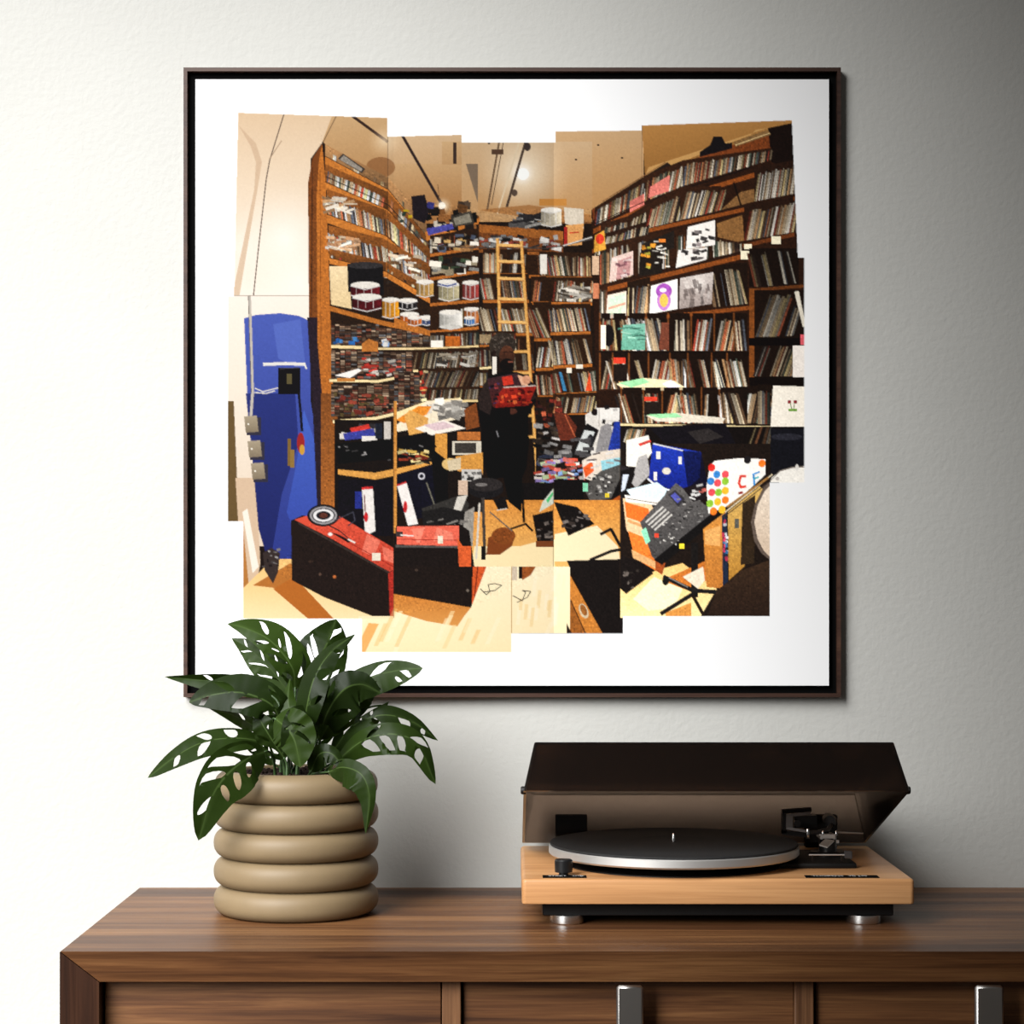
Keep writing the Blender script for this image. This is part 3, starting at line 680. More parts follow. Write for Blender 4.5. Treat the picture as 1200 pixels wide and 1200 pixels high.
    rrow([(702, 377), (878, 358)], [(703, 373, 34), (712, 372, 34)], 5); R_(702, 344, 878, 378, (30, 19, 13), a=0); p.spines(735, 370, 762, 366, 34, 36, .03, 2.8, 1.1, bg=(34, 22, 14)); p.spines(836, 360, 876, 356, 42, 42, -.18, 2.6, .95, fill=.85, bg=(30, 19, 13))
    P_([(712, 346), (734, 341), (734, 370), (710, 374)], (226, 212, 196)); P_([(714, 349), (732, 344), (732, 366), (712, 370)], (190, 226, 196), (206, 220, 196)); P_([(713, 360), (733, 354), (733, 357), (713, 363)], (224, 120, 104), a=.6)
    P_([(763, 335), (794, 327), (794, 362), (761, 368)], (244, 240, 236)); E_(778, 341, 9.5, 9, (158, 84, 178)); E_(778, 352, 8, 12, (176, 100, 190), a=.8); E_(778, 352, 5, 8, (224, 188, 90)); E_(777, 340, 4, 2.5, (236, 226, 240))
    P_([(797, 326), (836, 319), (834, 356), (796, 362)], (196, 188, 184), (150, 138, 134)); p.glow(818, 332, 15, (240, 236, 232), .9); p.clutter(800, 330, 832, 356, 18, [(120, 108, 104), (206, 200, 196), (90, 80, 78)], (2, 5), 36, 2.4, .6)
    # lower right rows, straight on
    def cells(y, ht, xs, k=1.0, seed=0, th=2.6):
        r = random.Random(seed)
        for a_, b_ in zip(xs, xs[1:]):
            p.spines(a_ + 1.5, y, b_ - 1.5, y, ht, ht, r.choice((-.3, -.22, -.1, .05, .15, .2)), th, k, fill=.97, bg=(26, 16, 11)); L_([(a_, y), (a_, y - ht - 6)], 1.4, (126, 74, 34))
    cells(411, 38, [703, 717, 735, 757, 783, 810, 837, 860, 877], 1.05, 41); P_([(730, 381), (756, 379), (756, 410), (728, 410)], (120, 176, 158), (100, 160, 140)); p.clutter(732, 384, 754, 406, 10, [(84, 140, 122), (150, 200, 180)], (8, 18), 37, .12); E_(713, 393, 7, 13, (22, 18, 18)); R_(704, 381, 710, 409, (230, 222, 206)); P_([(775, 378), (784, 378), (784, 410), (772, 410)], (110, 62, 46))
    p.board([(702, 411), (878, 412)], 5, (22, 14, 10))
    cells(456, 36, [703, 718, 737, 760, 785, 806, 834, 852, 878], 1.12, 42); R_(719, 419, 733, 426, (206, 64, 44)); R_(719, 427, 735, 447, (30, 22, 18))
    P_([(722, 450), (755, 443), (790, 446), (806, 456), (790, 458), (732, 456)], (236, 222, 180)); P_([(724, 449), (754, 443), (762, 448), (740, 454)], (150, 214, 160)); P_([(776, 450), (786, 445), (798, 453), (784, 455)], (226, 220, 240))
    R_(878, 340, 942, 500, (26, 16, 11)); R_(878, 338, 884, 452, (118, 68, 30))
    p.spines(885, 395, 918, 394, 50, 50, .35, 2.8, .7, fill=.85, bg=None); p.spines(920, 394, 930, 393, 36, 36, .3, 2.6, .7, bg=None); P_([(931, 342), (936, 341), (944, 380), (941, 384)], (206, 200, 186)); R_(878, 396, 937, 405, (14, 9, 8)); R_(938, 392, 943, 404, (206, 90, 100))
    p.spines(882, 441, 912, 441, 36, 36, .35, 2.8, .75, fill=.9, bg=None); p.spines(914, 441, 930, 441, 34, 34, .35, 2.6, .7, bg=None); R_(929, 405, 943, 442, (222, 216, 210)); R_(878, 442, 942, 452, (16, 10, 8))
    # next shot below: repeated shelf with the green sheet
    R_(727, 458, 903, 520, (26, 17, 12)); cells(496, 36, [728, 754, 776, 798, 822, 843, 868, 903], 1.12, 43, 2.8); R_(755, 465, 770, 470, (206, 64, 44)); R_(755, 471, 774, 486, (32, 24, 20))
    p.spines(860, 497, 876, 497, 38, 38, -.3, 3, 1.0, bg=(26, 17, 12)); p.spines(888, 497, 903, 497, 40, 40, .0, 2.6, .9, bg=(26, 17, 12))
    P_([(757, 487), (794, 484), (850, 490), (846, 496), (770, 494)], (214, 206, 190)); P_([(757, 486), (792, 484), (800, 489), (772, 490)], (150, 214, 160)); p.board([(727, 496), (903, 499)], 3, (214, 196, 150))
    P_([(906, 452), (943, 453), (943, 502), (903, 500)], (232, 226, 214)); E_(925, 471, 2.2, 2.2, (130, 40, 50)); E_(932, 471, 2.2, 2.2, (130, 40, 50)); L_([(926, 472), (928, 480)], .9, (90, 120, 60)); L_([(931, 472), (930, 480)], .9, (90, 120, 60)); R_(924, 479, 934, 482, (110, 150, 70))
    R_(727, 500, 943, 620, (20, 15, 14)); p.spines(868, 540, 902, 538, 40, 38, .35, 2.6, .6, fill=.9, bg=None); P_([(760, 500), (850, 496), (862, 520), (840, 545), (790, 530)], (20, 17, 22)); P_([(806, 506), (830, 502), (848, 512), (820, 520)], (44, 40, 40)); R_(903, 502, 943, 560, (20, 20, 26)); E_(922, 512, 18, 4, (40, 40, 48))
    p.spines(730, 520, 752, 520, 18, 18, .3, 2.6, 1.0, bg=None)
    # rhs of the middle shot: clutter, cuddly toy shapes, blue drum
    R_(628, 486, 727, 660, (28, 20, 17))
    p.clutter(630, 470, 660, 500, 30, [(120, 46, 36), (60, 30, 26), (196, 100, 70), (30, 24, 22)], (4, 10), 51); p.clutter(630, 495, 660, 545, 40, DK + [(180, 176, 174), (96, 94, 94), (60, 66, 90)], (5, 14), 52, .4)
    P_([(649, 484), (664, 484), (676, 500), (672, 516), (656, 516)], (96, 44, 30)); L_([(662, 486), (674, 512)], 1.4, (170, 90, 60))
    P_([(686, 486), (700, 478), (722, 480), (727, 500), (720, 530), (700, 560), (688, 540)], (216, 212, 206)); P_([(682, 506), (688, 496), (702, 504), (690, 536), (668, 534)], (24, 22, 22)); P_([(685, 504), (697, 506), (688, 530), (674, 530)], (200, 206, 206)); E_(692, 516, 4, 7, (40, 40, 44))
    P_([(704, 500), (716, 494), (718, 520), (704, 540), (698, 530)], (140, 138, 140)); E_(697, 483, 4, 4, (30, 22, 22)); R_(700, 478, 726, 492, (232, 230, 226)); p.clutter(706, 476, 726, 500, 8, [(214, 212, 210), (30, 26, 26)], (3, 9), 53)
    P_([(712, 530), (720, 494), (727, 494), (727, 545)], (36, 58, 150)); L_([(712, 528), (726, 548)], 1.6, (214, 214, 220))
    p.clutter(648, 515, 690, 535, 12, [(160, 158, 158), (90, 88, 90)], (8, 16), 54, .35)
    p.clutter(630, 538, 682, 565, 60, [(220, 120, 110), (236, 226, 220), (120, 150, 200), (150, 130, 190), (214, 90, 70), (170, 190, 150), (110, 60, 50)], (5, 15), 55, .35)
    R_(610, 566, 650, 596, (22, 18, 18)); R_(649, 562, 684, 600, (18, 15, 15))
    P_([(682, 540), (700, 530), (727, 526), (727, 556), (700, 566), (684, 560)], (226, 214, 200)); P_([(683, 548), (694, 540), (696, 552), (686, 560)], (226, 96, 44)); P_([(704, 540), (727, 536), (727, 552), (706, 556)], (150, 206, 220)); p.clutter(690, 530, 726, 548, 8, [(240, 236, 232), (120, 110, 110)], (8, 14), 56, .2)
    # control surface (middle shot)
    P_([(684, 572), (704, 552), (727, 544), (727, 560), (716, 584), (694, 592)], (84, 82, 80)); p.clutter(690, 556, 722, 580, 30, [(150, 148, 146), (52, 50, 50), (206, 204, 200)], (2, 5), 57); R_(683, 566, 689, 576, (130, 206, 170))
    P_([(684, 590), (716, 584), (727, 560), (727, 580), (700, 600)], (20, 18, 18)); R_(709, 578, 714, 583, (226, 200, 60)); P_([(698, 598), (727, 580), (727, 612), (704, 618)], (170, 84, 34)); P_([(676, 586), (700, 600), (704, 612), (690, 606)], (206, 140, 66))
    # floor in the middle
    R_(552, 586, 727, 664, (214, 142, 66), (232, 180, 108))
    P_([(556, 640), (610, 640), (640, 632), (650, 632), (650, 664), (552, 664)], (248, 226, 178)); P_([(650, 626), (700, 616), (724, 640), (727, 658), (650, 658)], (246, 226, 186)); P_([(572, 630), (588, 622), (604, 626), (600, 640), (586, 650), (570, 650)], (124, 66, 30)); E_(590, 628, 14, 10, (130, 72, 32))
    P_([(624, 604), (648, 598), (649, 638), (630, 638)], (24, 18, 16)); p.clutter(630, 608, 648, 634, 14, [(70, 56, 50), (120, 110, 104), (14, 12, 12)], (2, 7), 58); P_([(649, 588), (676, 594), (697, 614), (666, 628), (656, 606)], (22, 18, 17)); p.clutter(660, 600, 690, 620, 14, [(60, 52, 48), (120, 112, 108)], (2, 8), 59); R_(628, 634, 649, 641, (120, 66, 34))
    P_([(636, 588), (649, 572), (649, 590), (632, 600)], (206, 214, 200)); P_([(640, 586), (648, 576), (648, 580), (642, 590)], (80, 190, 120))
    L_([(612, 570), (614, 612)], 3, (18, 15, 14)); L_([(598, 620), (616, 614), (624, 622)], 2.4, (18, 15, 14)); L_([(704, 626), (716, 620), (727, 640)], 3.6, (24, 22, 22)); L_([(692, 656), (716, 646), (727, 644)], 3.6, (24, 22, 22))
    # desk clutter to the left of the person
    R_(392, 492, 566, 600, (26, 19, 16))
    P_([(462, 500), (480, 486), (500, 470), (542, 468), (540, 490), (500, 500), (466, 506)], (236, 222, 196)); p.clutter(498, 470, 546, 490, 26, [(240, 236, 228), (206, 200, 190), (150, 146, 140)], (6, 16), 61)
    P_([(464, 492), (490, 476), (506, 476), (500, 486), (474, 496)], (226, 140, 50)); P_([(474, 488), (480, 480), (502, 490), (500, 512), (480, 512)], (214, 160, 88)); P_([(544, 480), (558, 472), (562, 500), (546, 504)], (124, 70, 34)); R_(536, 506, 563, 516, (180, 110, 56))
    P_([(486, 502), (520, 492), (546, 502), (506, 510)], (240, 232, 222)); P_([(496, 498), (520, 494), (534, 500), (510, 505)], (214, 190, 196)); R_(510, 508, 524, 545, (206, 146, 70)); R_(530, 517, 564, 533, (206, 200, 184)); R_(533, 519, 558, 531, (60, 56, 52)); P_([(534, 535), (566, 530), (566, 556), (536, 552)], (206, 146, 70)); R_(541, 550, 564, 564, (196, 194, 190)); p.clutter(542, 554, 564, 562, 12, [(60, 58, 58), (120, 118, 116)], (3, 6), 62)
    p.clutter(400, 498, 460, 520, 20, [(214, 210, 204), (60, 56, 60), (30, 26, 26)], (4, 12), 63); P_([(410, 502), (432, 497), (434, 502), (412, 507)], (206, 60, 50)); P_([(402, 508), (438, 502), (440, 512), (404, 516)], (60, 66, 150)); R_(424, 511, 442, 518, (230, 226, 220)); R_(450, 494, 458, 516, (196, 190, 184)); R_(440, 496, 448, 514, (30, 34, 46))
    P_([(392, 520), (460, 514), (500, 506), (512, 524), (480, 536), (396, 544)], (16, 14, 16)); p.clutter(394, 520, 500, 540, 24, [(70, 68, 70), (14, 12, 14), (150, 148, 148)], (2, 8), 64, .3)
    P_([(396, 550), (440, 554), (470, 548), (510, 540), (512, 546), (470, 556), (440, 562), (396, 556)], (216, 156, 80)); p.clutter(470, 526, 506, 546, 22, [(206, 170, 90), (150, 60, 40), (230, 210, 150), (50, 44, 40)], (5, 13), 65, .3)
    R_(396, 562, 462, 628, (20, 17, 24)); P_([(464, 556), (520, 540), (526, 600), (480, 610), (464, 590)], (18, 17, 30)); E_(494, 558, 4, 4, (196, 196, 206)); E_(494, 558, 2.4, 2.4, (24, 24, 36)); R_(416, 576, 424, 596, (40, 50, 130))
    P_([(504, 524), (525, 540), (525, 590), (538, 604), (512, 606)], (16, 14, 15)); L_([(500, 566), (512, 600)], 1.6, (110, 108, 96)); E_(528, 544, 10, 7, (214, 180, 120)); P_([(524, 540), (540, 536), (540, 550), (526, 552)], (206, 190, 160))
    P_([(424, 572), (437, 571), (440, 622), (428, 628)], (232, 228, 226)); P_([(424, 571), (437, 570), (437, 573), (424, 574)], (190, 50, 50)); E_(429, 606, 2.4, 6, (190, 40, 44)); L_([(427, 580), (428, 600)], 1.4, (120, 60, 64))
    P_([(465, 568), (476, 564), (490, 614), (478, 616)], (232, 228, 226)); E_(475, 594, 2.4, 7, (190, 40, 44)); P_([(465, 568), (476, 564), (476.5, 566), (465.5, 570)], (190, 50, 50))
    R_(461, 470, 465, 625, (196, 136, 66)); P_([(494, 596), (540, 580), (550, 590), (546, 606), (500, 612)], (52, 50, 48)); P_([(536, 582), (548, 580), (540, 600), (530, 602)], (206, 202, 194)); P_([(494, 600), (520, 594), (546, 600), (546, 616), (496, 616)], (30, 28, 28)); P_([(545, 600), (556, 594), (554, 640), (540, 640)], (150, 146, 140)); R_(537, 563, 548, 580, (206, 180, 160)); p.clutter(500, 608, 545, 616, 12, [(120, 116, 112), (20, 18, 18)], (4, 10), 66, .3)
    brow(562, 604, 404, 404, 14, .1, k=.85, sh=3); brow(562, 576, 430, 429, 20, .0, k=.8, sh=3, c=(240, 216, 164)); brow(562, 572, 452, 452, 16, k=.8, sh=2); R_(562, 392, 575, 402, (150, 130, 100)); R_(577, 418, 582, 440, (232, 226, 216))
    # the standing person in black holding a sleeve
    P_([(566, 452), (574, 440), (588, 436), (606, 436), (618, 440), (626, 452), (628, 470), (622, 482), (619, 488), (620, 520), (617, 548), (612, 560), (611, 600), (596, 588), (590, 560), (586, 560), (578, 562), (572, 560), (566, 540), (564, 500), (560, 480), (560, 466)], (18, 15, 15), (10, 8, 9))
    P_([(566, 452), (574, 442), (580, 460), (574, 486), (562, 480), (560, 466)], (44, 34, 32)); P_([(608, 440), (622, 446), (628, 466), (616, 474)], (40, 30, 28))
    E_(589, 404, 16, 14.5, (52, 44, 38)); p.clutter(577, 393, 602, 412, 120, [(60, 50, 44), (84, 74, 66), (44, 36, 32), (106, 96, 88)], (1, 3), 67, 1.0, .7); E_(594, 418, 9, 13, (96, 58, 40), (40, 24, 18)); E_(594, 428, 8.5, 8, (20, 14, 12)); E_(598, 424, 3, 1.2, (120, 70, 56)); L_([(590, 413), (594, 412)], 1.2, (30, 18, 14)); L_([(597, 412), (601, 413)], 1.2, (30, 18, 14)); E_(579, 414, 2, 4, (40, 26, 22))
    P_([(571, 444), (606, 437), (611, 446), (618, 450), (616, 470), (580, 478), (577, 476)], (58, 40, 46), (80, 30, 28)); P_([(588, 442), (600, 440), (602, 450), (590, 452)], (196, 56, 40)); P_([(590, 454), (629, 452), (619, 475), (581, 478), (580, 468)], (150, 40, 30), (120, 26, 20)); p.clutter(588, 456, 622, 474, 26, [(206, 70, 40), (90, 16, 16), (226, 110, 60), (60, 12, 14)], (2, 7), 68); L_([(590, 454), (628, 452)], 1.2, (206, 190, 180))
    p.clutter(574, 448, 584, 474, 10, [(70, 50, 90), (30, 22, 30), (150, 60, 60)], (2, 6), 69)
    for k in range(4): L_([(607.5 + k * 2, 440 + k * .6), (612 + k * 2, 451 + k * .3)], 1.7, (226, 176, 146))
    E_(617, 445, 5, 5, (206, 150, 120)); E_(600, 482, 6, 3.4, (80, 46, 36))
    R_(582, 478, 598, 500, (12, 10, 11)); L_([(582, 505), (584, 512)], 1.4, (120, 120, 124)); P_([(578, 586), (592, 582), (596, 596), (584, 598)], (24, 20, 20)); L_([(582, 598), (594, 596)], 1.2, (200, 196, 190))
    # stool
    E_(569, 573, 21, 11, (28, 26, 28)); E_(569, 568, 20, 8, (46, 42, 42)); E_(564, 568, 7, 2, (170, 166, 164), a=.6); L_([(566, 584), (568, 650)], 3.6, (70, 64, 60)); L_([(562, 590), (558, 655)], 2.4, (206, 200, 190)); L_([(574, 600), (600, 622)], 1.6, (110, 96, 84)); R_(564, 640, 569, 656, (24, 20, 18))
    # red-topped flight cases
    P_([(341, 610), (354, 604), (382, 606), (461, 644), (461, 725), (444, 725), (380, 700), (342, 680)], (30, 22, 20))
    P_([(345, 609), (370, 601), (400, 606), (461, 642), (461, 668), (456, 670), (390, 632)], (214, 84, 62), (190, 70, 52)); P_([(430, 626), (446, 634), (438, 652), (424, 646)], (236, 130, 110), a=.8); P_([(448, 640), (461, 646), (461, 660), (450, 656)], (240, 136, 116), a=.7)
    P_([(341, 610), (350, 614), (456, 672), (461, 672), (461, 725), (444, 725), (380, 700), (342, 680)], (34, 24, 21)); L_([(350, 613), (456, 671)], 2.4, (58, 48, 44)); P_([(455, 672), (461, 668), (461, 725), (457, 725)], (170, 50, 40)); L_([(402, 632), (461, 664)], 1, (150, 44, 34)); R_(436, 648, 446, 657, (232, 224, 206)); E_(392, 676, 1.8, 1.8, (190, 110, 60)); E_(375, 673, 1.6, 1.6, (90, 70, 60)); E_(364, 658, 3, 1.5, (60, 44, 36))
    for rx, ry, c in ((19, 13, (24, 22, 26)), (16, 10.5, (150, 148, 152)), (13.5, 8.5, (40, 38, 44)), (12, 7.4, (226, 226, 230)), (8.5, 5, (30, 28, 34)), (5, 3, (90, 50, 40))): E_(379, 604, rx, ry, c)
    L_([(392, 610), (405, 604), (414, 600), (416, 610), (408, 616)], 1.4, (60, 60, 72)); L_([(386, 616), (398, 622), (412, 634)], 1.2, (40, 36, 40)); P_([(388, 624), (396, 626), (412, 634), (408, 636)], (24, 20, 22)); L_([(408, 632), (416, 636)], 1.6, (230, 226, 220)); E_(387, 626, 2.6, 2, (240, 238, 234))
    P_([(464, 616), (540, 615), (550, 622), (556, 664), (462, 664), (462, 640)], (28, 21, 19)); P_([(465, 617), (538, 616), (538, 640), (465, 638)], (226, 104, 84)); P_([(482, 620), (498, 618), (492, 636), (488, 636)], (240, 140, 120), a=.8); P_([(512, 618), (530, 624), (532, 634), (508, 634)], (240, 140, 120), a=.7); L_([(465, 632), (538, 633)], 1, (160, 50, 40)); R_(513, 628, 519, 637, (226, 220, 200)); L_([(464, 640), (536, 641)], 2.6, (84, 82, 80)); P_([(536, 630), (542, 640), (552, 640), (552, 664), (538, 664)], (214, 96, 50)); R_(464, 623, 472, 629, (60, 50, 50)); L_([(470, 627), (484, 628)], 1.6, (226, 220, 214))
    P_([(461, 664), (556, 664), (562, 668), (552, 713), (461, 698)], (30, 22, 19)); P_([(554, 664), (570, 664), (556, 706), (553, 712)], (206, 90, 44)); L_([(560, 664), (556, 700)], 1.4, (120, 40, 24)); E_(488, 668, 2, 1.6, (70, 56, 48)); E_(548, 692, 1.6, 1.6, (120, 110, 100))
    # light wooden floor at the bottom
    P_([(461, 696), (552, 712), (570, 664), (668, 664), (668, 742), (600, 742), (600, 768), (420, 768), (420, 722), (461, 722)], (252, 236, 200), (250, 228, 182)); P_([(461, 696), (552, 712), (544, 722), (536, 734), (500, 728), (461, 716)], (196, 124, 56), (214, 150, 82))
    r = random.Random(77)
    for k in range(34):
        x = r.uniform(424, 650); y = r.uniform(712, 760); l = r.uniform(14, 40)
        if y + l * .9 > 766: continue
        P_([(x, y), (x + 5, y), (x - l * .45 + 5, y + l), (x - l * .45, y + l)], r.choice([(250, 232, 190), (228, 186, 122), (238, 204, 146), (252, 238, 204)]), a=.5)
    P_([(432, 730), (444, 731), (428, 764), (424, 764), (424, 746)], (226, 158, 84), a=.8)
    for k in range(20):
        x = r.uniform(604, 662); y = r.uniform(668, 716); l = r.uniform(12, 26); P_([(x, y), (x + 4, y), (x + 4 - l * .1, y + l), (x - l * .1, y + l)], r.choice([(250, 232, 190), (234, 200, 142), (252, 240, 210)]), a=.5)
    L_([(599.6, 664), (599.6, 742)], .8, (150, 110, 60), .6)
    for ox, oy in ((0, 0), (38, 8)): L_([(563, 690), (570, 697), (574, 693), (572, 685), (580, 684), (588, 686), (580, 692), (566, 694)], 1.0, (50, 44, 40)) if not ox else L_([(601, 698), (612, 704), (616, 694), (612, 692), (622, 693), (618, 700), (606, 706)], 1.0, (50, 44, 40))
    R_(600, 664, 606, 680, (206, 190, 170)); R_(608, 664, 613, 678, (30, 24, 20)); P_([(612, 664), (628, 664), (622, 674), (612, 680)], (150, 84, 40))
    P_([(664, 657), (732, 655), (732, 744), (704, 744)], (26, 21, 20)); P_([(668, 674), (706, 742), (668, 742)], (196, 126, 56)); P_([(668, 700), (686, 742), (668, 742)], (150, 92, 40)); L_([(669, 704), (686, 742)], 1.2, (60, 36, 20)); E_(684, 716, 5, 9, (206, 190, 160), rot=-.4); E_(684, 715, 3.4, 7, (150, 96, 46), rot=-.4); P_([(664, 730), (670, 742), (664, 742)], (40, 28, 22))
    # bottom right shot
    R_(727, 520, 903, 724, (30, 22, 18)); P_([(727, 690), (770, 668), (800, 660), (840, 690), (820, 724), (727, 724)], (232, 190, 120), (244, 220, 164)); P_([(742, 702), (766, 676), (800, 690), (790, 712), (760, 716)], (250, 232, 190)); P_([(775, 680), (830, 656), (836, 676), (806, 692)], (190, 112, 46)); P_([(780, 718), (810, 706), (810, 722), (780, 723)], (206, 140, 70))
    P_([(727, 650), (752, 660), (766, 672), (734, 696), (727, 690)], (24, 19, 18)); p.clutter(730, 668, 750, 692, 10, [(120, 110, 104), (50, 44, 40)], (2, 7), 71)
    P_([(730, 584), (760, 586), (768, 600), (768, 646), (745, 640), (734, 620)], (226, 190, 150)); P_([(732, 588), (760, 596), (764, 616), (734, 606)], (226, 110, 44)); L_([(736, 610), (766, 622)], 3.4, (206, 150, 100)); P_([(736, 622), (780, 640), (774, 672), (744, 654)], (220, 120, 50)); P_([(740, 644), (772, 660), (772, 668), (742, 654)], (206, 160, 110)); P_([(768, 650), (780, 658), (776, 674), (768, 668)], (150, 74, 34))
    P_([(727, 545), (738, 548), (742, 560), (730, 584), (727, 584)], (40, 36, 38)); E_(731, 523, 4, 5, (24, 20, 20)); P_([(734, 516), (760, 510), (764, 530), (752, 548), (734, 546)], (226, 222, 214)); P_([(748, 536), (758, 532), (762, 556), (746, 572), (740, 566)], (160, 158, 158)); P_([(748, 520), (762, 515), (763, 518), (750, 523)], (190, 60, 50))
    P_([(727, 552), (742, 548), (744, 556), (734, 584), (727, 582)], (22, 20, 20)); P_([(730, 556), (737, 556), (732, 574), (728, 576)], (190, 200, 216))
    P_([(765, 520), (790, 524), (822, 530), (820, 560), (806, 572), (786, 574), (760, 562)], (34, 60, 170), (20, 34, 120)); L_([(759, 561), (770, 570), (786, 575)], 2, (214, 216, 222)); L_([(766, 520), (800, 528)], 1.6, (196, 198, 206)); E_(781, 552, 5, 4, (206, 200, 190)); R_(769, 529, 774, 538, (206, 206, 206)); R_(795, 535, 799, 544, (206, 206, 206)); R_(766, 553, 770, 563, (206, 206, 206)); P_([(800, 528), (822, 530), (830, 570), (806, 572)], (12, 14, 40), a=.7)
    P_([(734, 574), (770, 565), (782, 574), (776, 586), (740, 582)], (206, 226, 236)); P_([(732, 580), (776, 586), (770, 592), (734, 588)], (232, 228, 222)); L_([(734, 584), (772, 590)], .9, (90, 84, 80))
    P_([(750, 612), (792, 566), (832, 596), (836, 604), (770, 658), (764, 652)], (92, 90, 90), (66, 64, 64)); P_([(836, 600), (846, 604), (776, 662), (766, 656)], (20, 18, 18)); P_([(783, 580), (791, 574), (803, 585), (795, 594)], (54, 52, 56)); P_([(786, 581), (791, 577), (799, 585), (794, 590)], (80, 84, 160))
    for k in range(4): L_([(757 + k * 3.4, 612 + k * 3), (777 + k * 3.4, 594 + k * 3)], 2.0, (190, 188, 184))
    p.clutter(772, 612, 800, 638, 26, [(196, 194, 190), (52, 50, 50), (150, 148, 146)], (1.5, 4), 72); p.clutter(795, 585, 824, 612, 34, [(170, 168, 166), (52, 50, 50), (130, 128, 126)], (1.5, 4), 73); R_(767, 625, 772, 630, (206, 70, 50)); P_([(751, 622), (757, 618), (762, 634), (757, 638)], (140, 214, 180)); R_(796, 637, 802, 643, (226, 206, 60))
    R_(810, 636, 818, 700, (26, 23, 22)); L_([(778, 676), (812, 692), (842, 694)], 5, (30, 27, 27)); L_([(775, 719), (812, 696)], 5, (28, 25, 25)); L_([(784, 677), (806, 688)], 1.2, (120, 118, 116)); E_(780, 681, 4, 5, (24, 22, 22)); L_([(812, 698), (824, 720)], 4, (34, 24, 18)); P_([(800, 676), (824, 664), (826, 680), (818, 690)], (222, 210, 190))
    P_([(832, 546), (838, 540), (866, 537), (897, 538), (897, 556), (860, 590), (830, 602), (828, 570)], (238, 236, 232)); cols = [(214, 50, 44), (236, 120, 40), (140, 190, 60), (60, 130, 200), (30, 28, 30), (236, 180, 50), (226, 80, 90)]
    for k, (ex, ey) in enumerate([(834, 548), (840, 556), (850, 556), (833, 564), (841, 566), (850, 564), (834, 577), (842, 577), (850, 575), (832, 590), (841, 588), (850, 586), (846, 597), (836, 599), (876, 539), (893, 543)]): E_(ex, ey, 4.2, 4.6, cols[(k * 3 + k // 3) % 7], rot=.3)
    L_([(874, 558), (868, 558), (866, 566), (868, 571), (874, 570)], 3, (206, 60, 44)); L_([(882, 556), (890, 553)], 2, (60, 140, 206)); L_([(883, 556), (884, 568)], 2.4, (60, 140, 206)); L_([(884, 561), (889, 559)], 2, (60, 170, 180)); L_([(866, 578), (870, 577)], 3, (150, 40, 36))
    P_([(800, 572), (822, 566), (828, 584), (812, 588)], (30, 24, 26)); p.clutter(806, 568, 826, 584, 10, [(206, 110, 100), (60, 50, 54), (190, 190, 190)], (3, 8), 74)
    P_([(824, 620), (850, 600), (852, 690), (828, 688)], (206, 140, 66), (176, 112, 50)); P_([(826, 622), (844, 616), (844, 640), (826, 638)], (216, 160, 96)); P_([(846, 604), (852, 600), (853, 685), (847, 690)], (30, 40, 60)); p.clutter(847, 610, 852, 676, 16, [(70, 140, 200), (206, 206, 214), (190, 60, 90)], (2, 4), 75, 1.4); P_([(853, 600), (890, 570), (902, 580), (872, 664), (854, 680)], (206, 170, 100), (170, 122, 52)); R_(861, 608, 866, 619, (90, 90, 84)); L_([(850, 600), (905, 556)], 1.6, (206, 190, 160)); L_([(852, 594), (900, 560)], 2.4, (150, 110, 60)); L_([(848, 606), (900, 566)], 1.2, (60, 50, 44))
    P_([(870, 590), (885, 580), (884, 660), (868, 662)], (50, 38, 26)); P_([(840, 692), (870, 668), (903, 656), (903, 724), (828, 724)], (58, 42, 30), (40, 28, 22))
    P_([(902, 565), (894, 572), (885, 590), (880, 612), (884, 634), (892, 648), (902, 656)], (96, 84, 76)); P_([(902, 570), (896, 576), (888, 592), (884, 612), (888, 632), (895, 645), (902, 652)], (220, 206, 190), (196, 176, 156))
    P_([(903, 565), (904, 560), (914, 552), (928, 548), (943, 546), (943, 566)], (226, 224, 218)); L_([(903, 563), (914, 552), (928, 548), (943, 547)], 1.4, (120, 112, 106)); E_(934, 548, 2, 4, (206, 204, 200)); E_(911, 561, 2.4, 2, (170, 164, 160))
    # joins between the shots
    for pts in ([(454.5, 138), (454.5, 345)], [(648.6, 560), (648.6, 664)], [(726.6, 458), (726.6, 724)], [(461.5, 470), (461.5, 724)], [(561.5, 262), (561.5, 388)], [(271, 346.5), (362, 346.5)], [(702, 318), (702, 500)], [(752.5, 147), (752.5, 240)], [(648.6, 396), (648.6, 480)]):
        L_(pts, .8, (60, 44, 32), .35)
    # outside the shots: paper
    mk = np.ones((p.h, p.w), bool)
    out = [(279, 132), (454, 138), (454, 160), (541, 158), (541, 167), (651, 167), (651, 154), (752, 153), (752, 147), (928, 141), (935, 302), (942.5, 302), (942.5, 565.5), (902, 565.5), (902, 722), (730, 722), (730, 742.5), (599.5, 742.5), (599.5, 764.5), (424, 764.5), (424, 725), (285, 725), (285, 611), (267, 611), (267, 347), (274, 347)]
    xa, xb, ya, yb, m = p.mask(out)
    mk[ya:yb, xa:xb] = ~m
    # photographic contrast and grain
    rng = np.random.default_rng(3)
    c = p.c
    n1 = rng.normal(0, 1, c.shape[:2]).astype('f')
    n2 = np.kron(rng.normal(0, 1, (p.h // 4 + 1, p.w // 4 + 1)), np.ones((4, 4)))[:p.h, :p.w].astype('f')
    amp = np.full((p.h, p.w), 1.0, 'f')
